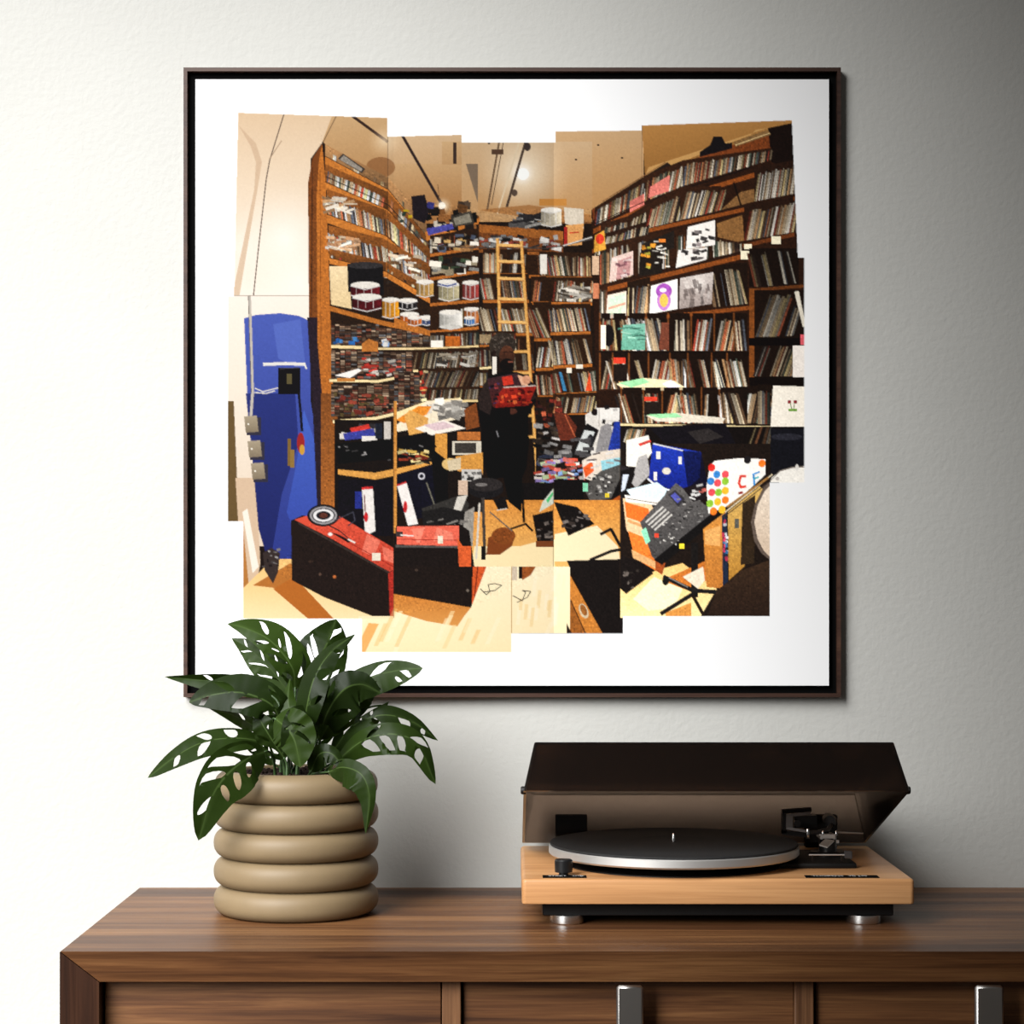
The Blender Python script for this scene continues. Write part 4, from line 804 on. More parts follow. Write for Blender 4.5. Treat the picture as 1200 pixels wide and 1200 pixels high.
    for q in ([(262, 128), (376, 128), (374, 190), (361, 214), (362, 372), (374, 600), (320, 670), (262, 670)], [(372, 128), (755, 128), (930, 138), (900, 150), (756, 205), (690, 245), (560, 245), (500, 235), (480, 232), (455, 208), (430, 200), (378, 166)],
              [(284, 660), (460, 720), (552, 712), (668, 662), (668, 768), (420, 768), (420, 726), (284, 726)], [(552, 640), (727, 620), (727, 660), (552, 664)]):
        xa, xb, ya, yb, m = p.mask(q); amp[ya:yb, xa:xb][m] = 0.2
    amp *= 1.15 - np.clip(c.mean(2) / 255.0, 0, 1)
    c = c * (1 + amp * (0.08 * n1 + 0.08 * n2))[..., None]
    # photographic contrast curve
    t = np.clip(c / 255.0, 0, 1)
    t = t + 0.07 * (t * t * (3 - 2 * t) - t) * 2.0
    c = t * 255.0 * np.array([1.015, 1.0, 0.98], 'f')
    h2, w2 = p.h // 2, p.w // 2
    return c, mk, h2, w2

def build_print():
    c, mk, h2, w2 = paint_collage()
    lin = np.clip(c / 255.0, 0, 1)
    lin = np.where(lin <= 0.04045, lin / 12.92, ((lin + 0.055) / 1.055) ** 2.4)
    # ink darkened in bands, most at the left, to offset the window light's falloff
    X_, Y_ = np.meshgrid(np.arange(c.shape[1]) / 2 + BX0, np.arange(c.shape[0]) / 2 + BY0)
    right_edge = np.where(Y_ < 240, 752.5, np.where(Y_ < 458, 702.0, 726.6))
    falloff_comp = np.where((X_ < 461.5) & (Y_ < 724.7), 2.25, np.where(X_ < 648.6, 2.05, np.where(X_ < right_edge, 1.6, 1.15)))
    alb = np.clip(lin / falloff_comp[..., None], 0.002, 0.86)
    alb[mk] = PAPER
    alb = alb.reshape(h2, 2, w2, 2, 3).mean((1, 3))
    # vertex grid over the collage plus the white margin around it
    xs = (np.arange(w2) + 0.5 + BX0 - 600) * dP / F
    zs = ZC - (np.arange(h2) + 0.5 + BY0 - HOR) * dP / F
    XX, ZZ = np.meshgrid(xs, zs)
    off = parent_world(fr)
    V = np.stack([XX, np.full_like(XX, -PD), ZZ], -1).reshape(-1, 3)
    n = len(V)
    idx = np.arange(n).reshape(h2, w2)
    Q = np.stack([idx[:-1, :-1], idx[1:, :-1], idx[1:, 1:], idx[:-1, 1:]], -1).reshape(-1, 4)
    o = [(px0, pz1), (px1, pz1), (px1, pz0), (px0, pz0)]
    ex = np.array([[x, -PD, z] for x, z in o] + [[x, -0.0062, z] for x, z in o])
    V = np.concatenate([V, ex]) - np.array(off)
    a, b, c_, d = idx[0, 0], idx[0, -1], idx[-1, -1], idx[-1, 0]
    e = n
    mg = [[e, a, b, e + 1], [e + 1, b, c_, e + 2], [e + 2, c_, d, e + 3], [e + 3, d, a, e]]
    sd = [[e, e + 1, e + 5, e + 4], [e + 1, e + 2, e + 6, e + 5], [e + 2, e + 3, e + 7, e + 6], [e + 3, e, e + 4, e + 7], [e + 4, e + 5, e + 6, e + 7]]
    Q = np.concatenate([Q, np.array(mg + sd)])
    me = bpy.data.meshes.new('print_panel')
    me.vertices.add(len(V)); me.vertices.foreach_set('co', V.astype('f').ravel())
    me.loops.add(Q.size); me.loops.foreach_set('vertex_index', Q.astype('i').ravel())
    me.polygons.add(len(Q)); me.polygons.foreach_set('loop_start', np.arange(0, Q.size, 4, dtype='i')); 
    me.update(calc_edges=True); me.validate(); me.shade_flat()
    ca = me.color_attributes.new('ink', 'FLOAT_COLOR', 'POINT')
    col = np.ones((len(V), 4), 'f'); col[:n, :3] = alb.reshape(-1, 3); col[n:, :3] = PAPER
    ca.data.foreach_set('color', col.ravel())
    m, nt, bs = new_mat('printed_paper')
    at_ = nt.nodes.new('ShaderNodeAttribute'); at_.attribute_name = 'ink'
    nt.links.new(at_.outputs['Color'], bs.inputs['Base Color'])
    bs.inputs['Roughness'].default_value = 0.7; bs.inputs['Specular IOR Level'].default_value = 0.03
    me.materials.append(m)
    link(bpy.data.objects.new('print_panel', me), fr, label='photo collage of a room lined with record shelves, a person in black holding a sleeve')
PAPER = 0.65
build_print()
# ------------------------------------------------------------------ turntable
TD = 2.29                                   # front of the plinth
PX0, PX1 = X(611.5, TD), X(1072, TD)
PY0, PY1 = TD - DW, 2.588 - DW
PZ0, PZ1 = TOP + 0.0256, TOP + 0.0536
tt = empty('turntable', ((PX0 + PX1) / 2, (PY0 + PY1) / 2, TOP), label='belt-drive turntable with light wood plinth and raised smoked dust cover', category='turntable')
bm = bmesh.new()
box(bm, PX0, PX1, PY0, PY1, PZ0, PZ1)
up = [e for e in bm.edges if abs((e.verts[0].co - e.verts[1].co).z) > 0.01]
bmesh.ops.bevel(bm, geom=up, offset=0.005, segments=4, affect='EDGES', profile=0.5)
tp = [e for e in bm.edges if e.verts[0].co.z > PZ1 - 1e-5 and e.verts[1].co.z > PZ1 - 1e-5]
bmesh.ops.bevel(bm, geom=tp, offset=0.004, segments=4, affect='EDGES', profile=0.5)
bo = [e for e in bm.edges if e.verts[0].co.z < PZ0 + 1e-5 and e.verts[1].co.z < PZ0 + 1e-5]
bmesh.ops.bevel(bm, geom=bo, offset=0.002, segments=2, affect='EDGES', profile=0.5)
bm_obj('plinth', bm, M['beech'], tt, True, 30)
box_obj('base_tray', X(636, 2.315), X(1047, 2.315), 2.315 - DW, PY1 - 0.02, TOP + 0.0094, PZ0, M['black'], tt, 0.001, 1)
for fx in (664.5, 1011.5):
    for fd in (2.327, 2.52):
        cx, cy = X(fx, 2.327), fd - DW
        bm = bmesh.new()
        lathe(bm, [(0, TOP), (0.0175, TOP), (0.0185, TOP + 0.001), (0.0190, TOP + 0.0045), (0.0185, TOP + 0.0098), (0, TOP + 0.0098)], cx, cy, 48)
        bm_obj('foot', bm, M['foot'], tt, True, 35)
# platter
pcx, pcy = X(789.3, 2.425), 2.425 - DW
R = 0.1445
pzb, pzt = TOP + 0.0635, TOP + 0.0752
bm = bmesh.new()
lathe(bm, [(0, PZ1 - 0.001), (0.127, PZ1 - 0.001), (0.127, PZ1 + 0.0012), (0.123, PZ1 + 0.0012), (0.0, PZ1 + 0.0012)], pcx, pcy, 96)
bm_obj('platter_well', bm, M['black'], tt, True, 35)
bm = bmesh.new()
lathe(bm, [(0, PZ1 + 0.001), (0.06, PZ1 + 0.001), (0.06, pzb), (R - 0.010, pzb), (R - 0.002, pzb + 0.001), (R, pzb + 0.003), (R, pzt - 0.0012), (R - 0.0012, pzt), (0, pzt)], pcx, pcy, 128)
bm_obj('platter', bm, M['alu'], tt, True, 30)
bm = bmesh.new()
lathe(bm, [(0, pzt), (R - 0.002, pzt), (R - 0.0012, pzt + 0.001), (R - 0.0018, pzt + 0.0026), (R - 0.004, pzt + 0.003), (0.052, pzt + 0.003), (0.05, pzt + 0.0024), (0, pzt + 0.0024)], pcx, pcy, 128)
bm_obj('platter_mat', bm, M['rubber'], tt, True, 35)
bm = bmesh.new()
lathe(bm, [(0, pzt), (0.0022, pzt), (0.0022, pzt + 0.0105), (0.0015, pzt + 0.0125), (0, pzt + 0.013)], pcx, pcy, 20)
bm_obj('spindle', bm, M['chrome'], tt, True, 35)
# speed selector
kd = 2.318
kx = X(660.5, kd)
bm = bmesh.new()
lathe(bm, [(0, PZ1), (0.0055, PZ1), (0.0055, PZ1 + 0.004), (0.0098, PZ1 + 0.004), (0.0100, PZ1 + 0.0165), (0.0090, PZ1 + 0.0178), (0, PZ1 + 0.0178)], kx, kd - DW, 40)
bm_obj('speed_knob', bm, M['plastic'], tt, True, 35)
def name_plate(xa, xb, d0, d1, txt, size):
    p = box_obj('name_plate', X(xa, d0), X(xb, d0), d0 - DW, d1 - DW, PZ1 - 0.0004, PZ1 + 0.0007, M['gap'], tt, 0.0002, 1)
    for t, xs, w in txt:
        if isinstance(t, str):
            cu = bpy.data.curves.new('lettering', 'FONT')
            cu.body = t; cu.size = size; cu.align_x = 'LEFT'
            tmp = bpy.data.objects.new('tmp', cu); COL.objects.link(tmp)
            bpy.context.view_layer.update()
            me = bpy.data.meshes.new_from_object(tmp.evaluated_get(bpy.context.evaluated_depsgraph_get()))
            COL.objects.unlink(tmp); bpy.data.objects.remove(tmp)
            co = np.empty(len(me.vertices) * 3, 'f'); me.vertices.foreach_get('co', co); co = co.reshape(-1, 3)
            co[:, 0] -= co[:, 0].min(); co[:, 0] *= w / co[:, 0].max()
            co[:, 0] += xs; co[:, 1] += d0 - DW + 0.0082; co[:, 2] = PZ1 + 0.00085
            off = parent_world(p)
            # parent chain origin
            me.vertices.foreach_set('co', (co - np.array(parent_world(tt), 'f')).ravel())
            me.materials.append(M['ink_white'])
            link(bpy.data.objects.new('lettering', me), p)
name_plate(636, 687.5, 2.2975, 2.316, [('START', X(643, 2.305), X(664, 2.305) - X(643, 2.305)), ('STOP', X(671, 2.305), 0.0125)], 0.0085)
name_plate(945, 1031, 2.2975, 2.316, [('THORENS', X(952, 2.305), 0.0345), ('TD', X(995, 2.305), 0.0078), ('240', X(1005.5, 2.305), 0.0102)], 0.0085)
# hinges of the cover
for hx in (669.5, 962):
    hc = X(hx, 2.572)
    box_obj('hinge', hc - 0.0195, hc + 0.0195, 2.566 - DW, 2.583 - DW, PZ1, TOP + 0.093, M['gap'], tt, 0.0012, 2)

# tonearm: base, pillar, gimbal, arm tube, counterweight, head shell
def P(x, y, d): return at(x, y, d)
bz = PZ1
box_obj('arm_board', X(905, 2.44), X(1000, 2.40), 2.375 - DW, 2.50 - DW, bz - 0.0005, bz + 0.006, M['black'], tt, 0.002, 2)
ta = bpy.data.objects.new('tonearm', None); link(ta, tt)
acx, acy = X(970, 2.455), 2.455 - DW
bm = bmesh.new()
lathe(bm, [(0, bz + 0.005), (0.021, bz + 0.005), (0.021, bz + 0.0095), (0.019, bz + 0.0105), (0.0105, bz + 0.0105), (0.0105, bz + 0.027), (0, bz + 0.027)], acx, acy, 40)
bm_obj('pillar', bm, M['plastic'], ta, True, 35)
bm = bmesh.new()
p = [P(959.5, 977, 2.44), P(980.5, 977, 2.44)]
za = P(0, 982.5, 2.44).z; zb = P(0, 977, 2.44).z
box(bm, p[0].x + 0.002, p[1].x - 0.002, 2.436 - DW, 2.444 - DW, za, zb)
box(bm, p[0].x, p[1].x, 2.437 - DW, 2.443 - DW, zb - 0.0022, zb)
for q in (p[0].x + 0.003, p[1].x - 0.003):
    box(bm, q - 0.0014, q + 0.0014, 2.437 - DW, 2.47 - DW, za - 0.001, za + 0.004)
bmesh.ops.bevel(bm, geom=bm.edges[:], offset=0.0004, segments=1, affect='EDGES')
bm_obj('gimbal_yoke', bm, M['alu'], ta)
for q in (964.2, 979.8):
    c = P(q, 975.2, 2.437)
    bm = bmesh.new()
    lathe(bm, [(0, c.z - 0.003), (0.0014, c.z - 0.003), (0.0014, c.z + 0.0014), (0.0009, c.z + 0.002), (0, c.z + 0.0021)], c.x, c.y, 16)
    bm_obj('pivot_screw', bm, M['chrome'], ta, True, 40)
bm = bmesh.new()
a0, a1 = P(946.5, 971, 2.43), P(946.5, 983, 2.43)
lathe(bm, [(0, a1.z), (0.0018, a1.z), (0.0020, a1.z + 0.0004), (0.0020, a0.z - 0.0004), (0.0018, a0.z), (0, a0.z)], a0.x, a0.y, 20)
bm_obj('arm_rest_post', bm, M['chrome'], ta, True, 40)
# head shell bracket: angled C frame with black backing
bm = bmesh.new()
def strip(bm, pa, pb, h, dep, da=0.0):
    """bar between two pixels, h px tall"""
    (xa, ya, d_a), (xb, yb, d_b) = pa, pb
    A0, A1 = P(xa, ya - h / 2, d_a), P(xa, ya + h / 2, d_a)
    B0, B1 = P(xb, yb - h / 2, d_b), P(xb, yb + h / 2, d_b)
    o = Vector((0, dep, 0))
    hexa(bm, [A1, B1, B1 + o, A1 + o, A0, B0, B0 + o, A0 + o])
strip(bm, (921.5, 956.3, 2.45), (950, 953, 2.47), 3.2, 0.004)
strip(bm, (921.5, 970.4, 2.45), (946.5, 974.6, 2.45), 3.0, 0.004)
strip(bm, (921.5, 963.3, 2.45), (929, 963.3, 2.453), 14.5, 0.004)
bm_obj('head_bracket', bm, M['steel'], ta)
bm = bmesh.new()
strip(bm, (917, 965, 2.456), (922, 965, 2.456), 23, 0.012)
strip(bm, (917, 951.5, 2.458), (951, 949, 2.475), 4.5, 0.010)
strip(bm, (917, 975.5, 2.456), (944, 979, 2.456), 5.0, 0.012)
bm_obj('bracket_housing', bm, M['black'], ta)
bm = bmesh.new()
strip(bm, (931, 963.5, 2.462), (957.5, 962.5, 2.472), 14, 0.02)
bm_obj('cartridge_block', bm, M['plastic'], ta)
c = P(934.5, 965, 2.452)
bm = bmesh.new(); tube(bm, [c, c + Vector((0, 0.01, 0))], 0.0042, 20)
bm_obj('cartridge_screw', bm, M['plastic'], ta, True, 40)
# arm tube and counterweight running to the rear
bm = bmesh.new()
tube(bm, [P(948, 976, 2.432), P(958, 975.5, 2.44), P(970, 972.5, 2.455), P(974, 966, 2.50)], 0.0026, 14)
bm_obj('arm_tube', bm, M['grey'], ta, True, 40)
bm = bmesh.new()
c = P(972.5, 963, 2.495); tube(bm, [c, c + Vector((0.0015, 0.006, 0)), c + Vector((0.002, 0.026, 0))], [0.0073, 0.0078, 0.0078], 28)
bm_obj('counterweight', bm, M['plastic'], ta, True, 40)
bm = bmesh.new()
tube(bm, [P(981, 975.5, 2.44), P(992, 975.8, 2.445), P(1011.5, 976.6, 2.45)], [0.0011, 0.0011, 0.0007], 10)
bm_obj('antiskate_rod', bm, M['alu'], ta, True, 40)
bm = bmesh.new()
strip(bm, (980, 986.5, 2.436), (983.3, 986.5, 2.436), 3.4, 0.003)
bm_obj('antiskate_weight', bm, M['alu'], ta)
bm = bmesh.new()
A, B, C_, D_ = P(960, 989.5, 2.412), P(969.5, 992.3, 2.412), P(977.5, 984.5, 2.432), P(967, 983, 2.432)
t_ = Vector((0, 0, -0.0016))
hexa(bm, [A + t_, B + t_, C_ + t_, D_ + t_, A, B, C_, D_])
bm_obj('finger_lift', bm, M['alu'], ta)
bm = bmesh.new()
tube(bm, [P(948, 1001.8, 2.375), P(990, 1001.8, 2.375)], 0.0009, 10)
bm_obj('cue_lever', bm, M['alu'], ta, True, 40)
for q in (952, 986):
    bm = bmesh.new()
    tube(bm, [P(q, 1001.8, 2.375), P(q, 1008.5, 2.378)], 0.0010, 8)
    bm_obj('cue_lever_mount', bm, M['plastic'], ta, True, 40)
bm = bmesh.new()
strip(bm, (990, 1001.5, 2.37), (999, 1002.2, 2.37), 9, 0.005)
bmesh.ops.bevel(bm, geom=bm.edges[:], offset=0.0006, segments=1, affect='EDGES')
bm_obj('cue_knob', bm, M['grey'], ta)

# dust cover: tapered smoked box, open below, hinged at the rear and raised
th = math.radians(17.7)
CL, CH, dr_ = 0.301, 0.0575, 0.0122
cx0, cx1 = 0.0125, 0.4327
hy, hz = 2.562 - DW, TOP + 0.0600
def cov(x, l, h):
    """x across, l from the hinge towards the front, h up (cover frame)"""
    y = hy - (l * math.cos(th) - 0) + h * math.sin(th)
    z = hz + l * math.sin(th) + h * math.cos(th)
    return Vector((x, y, z))
tw = 0.003
def cover_verts(i):
    return [cov(cx0 + i, i, 0), cov(cx1 - i, i, 0), cov(cx1 - i, CL - i, 0), cov(cx0 + i, CL - i, 0)], \
           [cov(cx0 + dr_ + i, dr_ + i, CH - i), cov(cx1 - dr_ - i, dr_ + i, CH - i), cov(cx1 - dr_ - i, CL - dr_ - i, CH - i), cov(cx0 + dr_ + i, CL - dr_ - i, CH - i)]
bm = bmesh.new()
ob, ot = cover_verts(0.0)
ib, it = cover_verts(tw)
ob = [bm.verts.new(v) for v in ob]; ot = [bm.verts.new(v) for v in ot]
ib = [bm.verts.new(v) for v in ib]; it = [bm.verts.new(v) for v in it]
bm.faces.new(ot); bm.faces.new(list(reversed(it)))
for k in range(4):
    j = (k + 1) % 4
    bm.faces.new((ob[k], ob[j], ot[j], ot[k]))
    bm.faces.new((ib[j], ib[k], it[k], it[j]))
    bm.faces.new((ob[j], ob[k], ib[k], ib[j]))
outer = [e for e in bm.edges if all(v in ot for v in e.verts) or (e.verts[0] in ob and e.verts[1] in ot) or (e.verts[1] in ob and e.verts[0] in ot)]
bmesh.ops.bevel(bm, geom=outer, offset=0.0018, segments=2, affect='EDGES', profile=0.5)
bm_obj('dust_cover', bm, M['smoked'], tt, label='smoked acrylic dust cover standing ajar')
for x, s in ((cx0, -1), (cx1, 1)):
    c = cov(x - s * 0.0012, CL - 0.014, 0.0035)
    bm = bmesh.new(); tube(bm, [c - Vector((s * 0.0015, 0, 0)), c + Vector((s * 0.003, 0, 0)), c + Vector((s * 0.0042, 0, 0))], [0.0044, 0.0044, 0.0034], 16)
    bm_obj('cover_bumper', bm, M['black'], tt, True, 40)
# ------------------------------------------------------------------ planter
pd_ = 2.402
pc = at(347.3, 1080, pd_); PCX, PCY = pc.x, pc.y
RO = 0.0940
pitch = 0.0325
pot = empty('planter_pot', (PCX, PCY, TOP), label='sand coloured ceramic pot of five stacked rounded rings', category='plant pot')
for k in range(5):
    bm = bmesh.new()
    zc = TOP + 0.0168 + k * pitch
    a_, b_ = 0.0185, 0.01675
    ro = RO - (0.0008 if k == 4 else 0)
    ex = 0.86
    prof = [(ro - a_, zc - b_)]
    n = 18
    for i in range(1, n):
        t = -math.pi / 2 + math.pi * i / n
        prof.append((ro - a_ + a_ * math.cos(t) ** ex, zc + b_ * math.copysign(abs(math.sin(t)) ** ex, math.sin(t))))
    prof.append((ro - a_, zc + b_))
    if k == 4:
        prof += [(ro - a_ - 0.0012, zc + b_ - 0.0008), (ro - a_ - 0.0018, zc + b_ - 0.003)]
        prof.append((ro - a_ - 0.0018, zc - b_))
    lathe(bm, prof, PCX, PCY, 96, close=True)
    bm_obj('ring', bm, M['clay'], pot, True)
bm = bmesh.new()
lathe(bm, [(0, TOP + 0.001), (RO - 0.03, TOP + 0.001), (RO - 0.026, TOP + 0.004), (RO - 0.0206, TOP + 0.01), (RO - 0.0206, TOP + 0.14), (RO - 0.0225, TOP + 0.14), (RO - 0.0225, TOP + 0.008), (0, TOP + 0.008)], PCX, PCY, 64)
bm_obj('liner', bm, M['clay'], pot, True, 40)
# soil
rnd = random.Random(5)
SZ = TOP + 0.1565
bm = bmesh.new()
n = 48
prev = None
cen = bm.verts.new((PCX, PCY, SZ))
for r in (0.014, 0.028, 0.042, 0.056, 0.067, 0.0725):
    ringv = [bm.verts.new((PCX + r * math.cos(2 * math.pi * i / n), PCY + r * math.sin(2 * math.pi * i / n), SZ + rnd.uniform(-0.003, 0.0035) - (0.004 if r > 0.07 else 0))) for i in range(n)]
    for i in range(n):
        j = (i + 1) % n
        if prev is None: bm.faces.new((cen, ringv[i], ringv[j]))
        else: bm.faces.new((prev[i], ringv[i], ringv[j], prev[j]))
    prev = ringv
for _ in range(420):
    r = 0.069 * math.sqrt(rnd.random()); t = rnd.uniform(0, 6.283)
    c = Vector((PCX + r * math.cos(t), PCY + r * math.sin(t), SZ + rnd.uniform(-0.001, 0.004)))
    s = rnd.uniform(0.0012, 0.0034)
    mt = Matrix.Translation(c) @ Matrix.Rotation(rnd.uniform(0, 3), 4, Vector((rnd.random(), rnd.random(), 1)).normalized())
    bmesh.ops.create_icosphere(bm, subdivisions=1, radius=s, matrix=mt)
bm_obj('potting_soil', bm, M['soil'], None, kind='stuff', label='dark crumbly potting soil filling the ringed pot', category='soil')

# ------------------------------------------------------------------ monstera
plant = empty('monstera_plant', (PCX, PCY, SZ), label='dark green monstera with holes in its leaves growing in the ringed pot', category='plant')
BL = 0.76                   # where along the blade the leaf is widest
def wfun(u):
    return max(0.0, math.sin(math.pi * u ** BL)) ** (0.78 if BL < 0.8 else 0.66) * (1.0 - (0.34 if BL < 0.8 else 0.12) * u ** 2.6) * 1.06
def inside(p, poly):
    x, y = p; c = False
    j = len(poly) - 1
    for i in range(len(poly)):
        xi, yi = poly[i]; xj, yj = poly[j]
        if (yi > y) != (yj > y) and x < (xj - xi) * (y - yi) / (yj - yi) + xi: c = not c
        j = i
    return c
def leaf(mid, wl, wr, kl=0.0, kr=0.0, holes=None, seed=0, under=False, root=None, wave=0.003, nh=3, bl=0.76):
    """mid: (x px, y px, depth offset m) from base to tip; wl/wr half widths in px to the
    left/right of the base-to-tip direction; kl/kr depth of the two margins"""
    global BL
    BL = bl
    rr = random.Random(seed)
    wl *= 1.2; wr *= 1.2
    N_ = 26
    pts = spline([at(x, y, pd_ + dd) for x, y, dd in mid], N_)
    sc = pd_ / F
    L_ = sum((pts[i + 1] - pts[i]).length for i in range(N_)) / sc
    us = [i / N_ for i in range(N_ + 1)]
    W = max(wl, wr)
    # planar outline, coordinates in px: U along, V across (unit half width W both sides)
    up = [(u * L_, wfun(u) * W) for u in us[1:-1]]
    lo = [(u * L_, -wfun(u) * W) for u in reversed(us[1:-1])]
    outline = [(0.0, 0.0)] + up + [(L_, 0.0)] + lo
    if holes is None:
        holes = []
        for sgn in (1, -1):
            u = 0.17 + rr.uniform(0, 0.08)
            for k in range(nh):
                ru = rr.uniform(0.055, 0.085)
                holes.append((u, sgn * rr.uniform(0.5, 0.6), ru, rr.uniform(0.24, 0.32)))
                u += rr.uniform(0.19, 0.235)
                if u > 0.82: break
            if rr.random() < 0.6:
                holes.append((0.3 + rr.uniform(0, 0.3), sgn * 0.22, 0.025, 0.09))
    hp = []
    for u0, s0, ru, rs in holes:
        w0 = wfun(u0) * W
        cu, cv = u0 * L_, s0 * w0
        sg = 1 if s0 > 0 else -1
        ang = math.radians(52)             # lateral veins sweep towards the tip
        al, ac = min(rs * w0 * 2.2, 0.18 * L_), max(ru * L_ * 0.34, 1.0)
        poly = []
        ok = True
        for i in range(14):
            t = 2 * math.pi * i / 14
            e1, e2 = math.cos(t) * al, math.sin(t) * ac * (1 - 0.25 * math.cos(t))
            du = e1 * math.sin(ang) + e2 * math.cos(ang)
            dv = sg * (e1 * math.cos(ang) - e2 * math.sin(ang))
            q = (cu + du, cv + dv)
            if not (0.05 < q[0] / L_ < 0.97): ok = False; break
            lim = wfun(q[0] / L_) * W * 0.80
            q = (q[0], max(-lim, min(lim, q[1])))
            if q[1] * sg < 0.07 * w0: q = (q[0], sg * 0.07 * w0)
            poly.append(q)
        if ok and not any(inside(q, h) for h in hp for q in poly): hp.append(poly)
    V2 = [Vector(p) for p in outline]; E = [(i, (i + 1) % len(outline)) for i in range(len(outline))]
    for h in hp:
        b0 = len(V2)
        V2 += [Vector(p) for p in h]; E += [(b0 + i, b0 + (i + 1) % len(h)) for i in range(len(h))]
    for u in us[1:-1]:
        for s in (-0.78, -0.52, -0.28, -0.06, 0.0, 0.06, 0.28, 0.52, 0.78):
            q = (u * L_, s * wfun(u) * W)
            if not any(inside(q, h) for h in hp): V2.append(Vector(q))
    res = delaunay_2d_cdt(V2, E, [], 0, 1e-4)
    vs, fs = res[0], res[2]
    out_faces = []
    for f in fs:
        c = (sum(vs[i].x for i in f) / len(f), sum(vs[i].y for i in f) / len(f))
        if inside(c, outline) and not any(inside(c, h) for h in hp): out_faces.append(list(f))
    view = Vector((0, 1, 0))
    ph = rr.uniform(0, 6.28)
    V3, vein = [], []
    for v in vs:
        u = min(max(v.x / L_, 0), 1)
        t = u * N_; k = min(int(t), N_ - 1); f = t - k
        p = pts[k].lerp(pts[k + 1], f)
        a = pts[max(k - 1, 0)]; b = pts[min(k + 2, N_)]
        tg = (b - a); tg.y = 0; tg.normalize()
        n2 = Vector((-tg.z, 0, tg.x))        # left of the direction, in the picture plane
        s = v.y / max(wfun(u) * W, 1e-3)
        w = (wl if v.y > 0 else wr) / W
        dep = (kl if v.y > 0 else kr) * abs(v.y) / W
        dep += wave * math.sin(u * 9 + ph) * abs(s) * wfun(u) + 0.0012 * math.sin(v.x * 0.55) * abs(s) * wfun(u)
        q = p + n2 * (v.y * w * sc) + Vector((0, dep, 0))
        # petal-like curl across the blade
        q.z -= 0.0022 * s * s * wfun(u)
        V3.append(q)
        vein.append(max(0.0, 1 - abs(v.y) / (0.055 * W)) * (0.9 - 0.5 * u) if abs(s) < 0.2 else 0.0)
    # orient so the upper side is the front side
    nz = Vector((0, 0, 0))
    for f in out_faces:
        nz += (V3[f[1]] - V3[f[0]]).cross(V3[f[2]] - V3[f[0]])
    key = nz.z - 0.5 * nz.y
    if (key < 0) != under:
        out_faces = [list(reversed(f)) for f in out_faces]
    used = sorted({i for f in out_faces for i in f}); mp = {o: i for i, o in enumerate(used)}
    lf = mesh_obj('leaf', [V3[i] for i in used], [[mp[i] for i in f] for f in out_faces], M['leaf'], plant, True)
    at_ = lf.data.attributes.new('vein', 'FLOAT', 'POINT')
    at_.data.foreach_set('value', [vein[i] for i in used])
    # petiole from the soil
    b0 = pts[0]
    if root is None: root = (b0.x - PCX) * 0.35 / 0.05
    g0 = Vector((PCX + max(-0.05, min(0.05, (b0.x - PCX) * 0.55 + rr.uniform(-0.012, 0.012))), PCY + rr.uniform(-0.035, 0.03) + (b0.y - PCY) * 0.3, SZ - 0.004))
    hgt = max(b0.z - g0.z, 0.01)
    tg = (pts[1] - pts[0]).normalized()
    c1 = g0 + Vector((0, 0, hgt * 0.6)); c2 = b0 - tg * min(0.02, hgt * 0.3)
    bm = bmesh.new()
    tube(bm, bez(g0, c1, c2, pts[0] + tg * 0.003, 12), [0.0019 - 0.0009 * i / 12 for i in range(13)], 8)
    bm_obj('leaf_stem', bm, M['stem'], plant, True)
    return lf

# --- upper left pair
leaf([(346, 808, .00), (342, 782, -.005), (318, 752, .0), (290, 737, .01), (266.5, 731, .02)], 12, 20, -.012, .018, seed=1, wave=.004)
leaf([(338, 812, .03), (318, 785, .03), (294, 762, .035), (271.5, 748, .04)], 15, 17, .004, .0, seed=2, under=True,
     holes=[(.3, .45, .035, .5), (.5, .4, .035, .55), (.72, .4, .035, .45), (.35, -.5, .04, .45), (.58, -.5, .04, .4), (.78, -.3, .04, .3)])
# --- left pointing
leaf([(318, 815, .02), (280, 801, .02), (235, 797, .02), (193, 793, .03)], 9, 10, -.01, -.014, seed=3, holes=[(.35, -.5, .06, .3), (.6, -.5, .05, .3)])
leaf([(331, 852, -.03), (318, 826, -.045), (285, 812, -.05), (250, 814, -.05), (221.5, 823, -.045)], 17, 19, -.008, .014, seed=4, bl=0.92,
     holes=[(.86, .45, .07, .45), (.66, -.45, .085, .32), (.47, .40, .15, .42), (.27, -.45, .08, .3), (.2, .5, .06, .25)])
leaf([(325, 872, -.01), (300, 852, -.02), (272, 838, -.02), (245, 830, -.02)], 8, 9, .01, -.012, seed=5, under=True, holes=[(.3, .45, .05, .35), (.55, -.45, .05, .3)])
# --- low left
leaf([(312, 870, -.02), (280, 865, -.04), (240, 869, -.05), (205, 887, -.055), (173, 911.5, -.05)], 12, 11, -.012, .012, seed=6, bl=.9,
     holes=[(.32, -.55, .1, .3), (.52, .35, .09, .35), (.75, .45, .06, .3), (.5, -.5, .07, .3)])
leaf([(312, 880, -.07), (288, 890, -.098), (266, 908, -.112), (248, 935, -.114), (232.5, 985, -.105)], 24, 23, .004, -.008, seed=7, bl=.88, wave=.004,
     holes=[(.22, -.55, .16, .38), (.43, -.5, .13, .36), (.60, -.5, .10, .32), (.80, -.1, .09, .3), (.28, .42, .09, .17), (.47, .42, .10, .19), (.66, .42, .09, .19), (.5, -.15, .04, .1)])
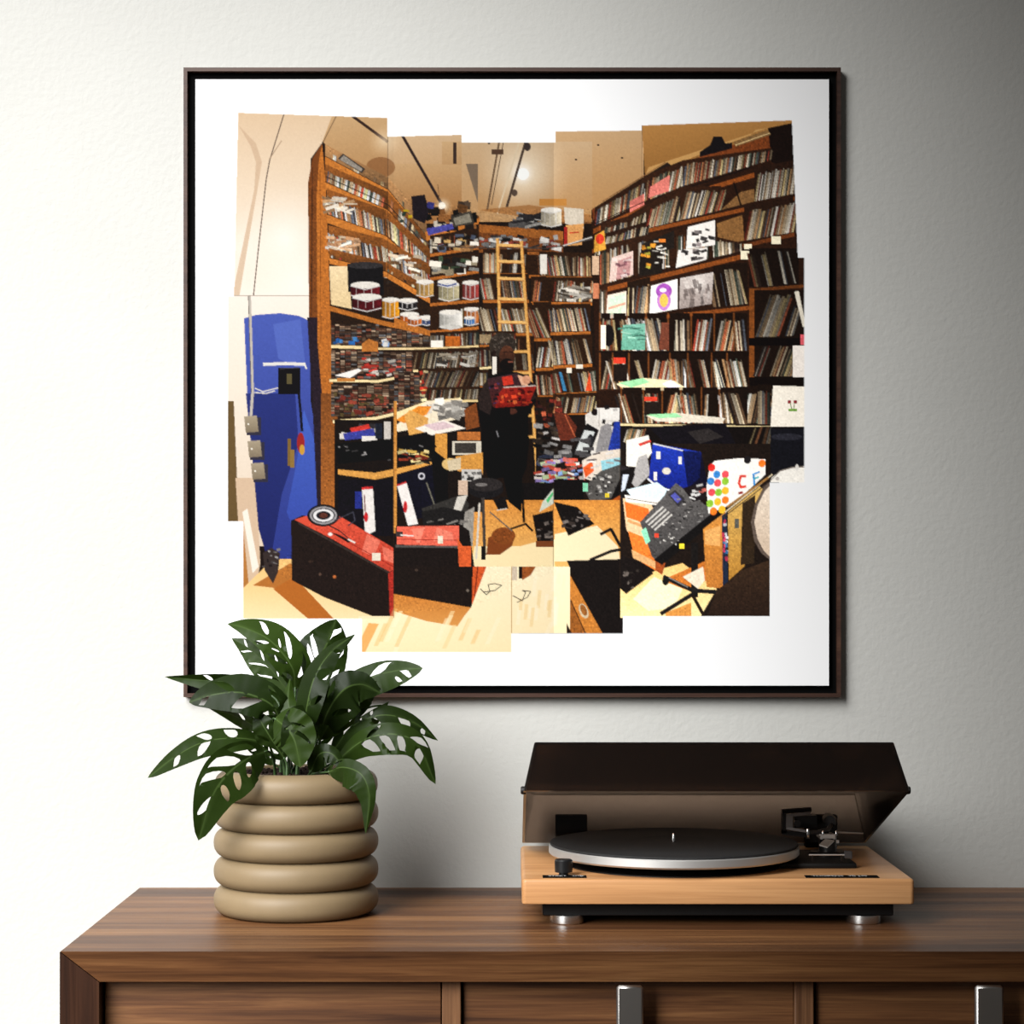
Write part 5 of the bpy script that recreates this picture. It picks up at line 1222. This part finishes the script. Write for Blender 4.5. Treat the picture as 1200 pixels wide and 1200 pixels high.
# --- upright pair, right of centre
leaf([(362, 848, .0), (364, 812, .01), (374, 775, .02), (386, 748, .02), (394, 725.5, .015)], 27, 25, .004, .008, seed=8, bl=.92,
     holes=[(.82, -.1, .09, .4), (.62, .45, .07, .3), (.5, .3, .07, .25), (.42, .7, .1, .22), (.6, -.5, .08, .3), (.38, -.5, .08, .3)])
leaf([(356, 862, -.05), (360, 825, -.065), (370, 790, -.06), (390, 762, -.045), (416.5, 743, -.03)], 12, 15, .012, -.006, seed=9,
     holes=[(.78, -.5, .05, .3), (.55, -.6, .13, .35), (.3, -.5, .07, .25)])
# --- right
leaf([(388, 838, .02), (408, 808, .02), (440, 792, .02), (470, 785, .01), (495.5, 783, .0)], 14, 16, .006, -.010, seed=10, bl=.92,
     holes=[(.28, .5, .09, .28), (.55, .3, .12, .5), (.80, -.25, .08, .4), (.45, -.45, .06, .25), (.72, -.7, .05, .2)])
leaf([(372, 868, -.02), (385, 832, -.045), (403, 808, -.055), (424, 802, -.05), (446, 812, -.045)], 17, 24, .004, .004, seed=11, bl=0.92, holes=[(.40, .45, .1, .22), (.3, -.5, .08, .2)])
leaf([(440, 798, -.01), (424, 806, -.03), (402, 826, -.04), (386, 848, -.035), (376, 866, -.03)], 18, 17, .012, .004, seed=12, bl=0.92, holes=[(.5, .5, .08, .28), (.62, -.5, .07, .3)])
leaf([(388, 884, -.01), (412, 852, -.03), (446, 838, -.035), (482, 845, -.03), (513.5, 868, -.02)], 12, 16, .006, -.012, seed=13,
     holes=[(.42, .45, .1, .4), (.70, -.1, .11, .42), (.25, .3, .1, .4), (.87, -.4, .05, .3), (.48, -.5, .06, .3)])
leaf([(394, 893, -.02), (425, 868, -.05), (460, 860, -.06), (490, 873, -.06), (510.5, 919, -.05)], 12, 17, .01, -.004, seed=14, bl=0.92,
     holes=[(.30, -.45, .1, .35), (.47, -.5, .09, .38), (.62, -.55, .09, .36), (.73, .35, .09, .42), (.35, .4, .06, .3), (.82, -.5, .09, .34)])
leaf([(398, 890, .0), (420, 856, .01), (438, 838, .02), (456, 822, .03)], 9, 10, .004, .008, seed=22, under=True)
leaf([(384, 905, -.07), (402, 899, -.085), (424, 908, -.098), (433, 935, -.103), (428.5, 977, -.104)], 10, 17, .002, -.001, seed=15, holes=[(.16, .45, .08, .35)])
# --- centre
leaf([(322, 842, -.06), (334, 852, -.075), (345, 868, -.08), (352, 899, -.08)], 24, 17, .0, .006, seed=16, bl=0.92,
     holes=[(.42, .35, .07, .28), (.62, .35, .10, .36), (.5, -.4, .08, .3), (.84, .0, .07, .4)])
leaf([(372, 836, -.05), (358, 846, -.07), (345, 860, -.078), (330, 884, -.07)], 15, 20, .004, .0, seed=17, holes=[(.4, .4, .07, .3), (.6, -.4, .08, .3)])
leaf([(364, 905, -.05), (374, 884, -.068), (390, 884, -.075), (406, 905, -.078)], 10, 11, .004, -.004, seed=18, holes=[])
leaf([(334, 890, -.04), (318, 866, -.05), (306, 846, -.05), (300, 832, -.045)], 13, 14, .006, .004, seed=19, nh=2)
# --- behind, filling the middle
leaf([(340, 872, .04), (334, 840, .05), (328, 812, .055), (320, 790, .05)], 15, 16, .0, .006, seed=20, nh=2)
leaf([(366, 878, .04), (378, 848, .05), (392, 818, .055), (398, 792, .05)], 17, 15, .004, .004, seed=21, nh=2)
leaf([(322, 896, .0), (306, 878, .0), (292, 870, -.005), (276, 868, -.01)], 8, 9, .0, .006, seed=23, nh=2)
leaf([(352, 885, -.03), (344, 850, -.04), (338, 822, -.035), (340, 795, -.02)], 10, 10, .004, .004, seed=24, nh=2)
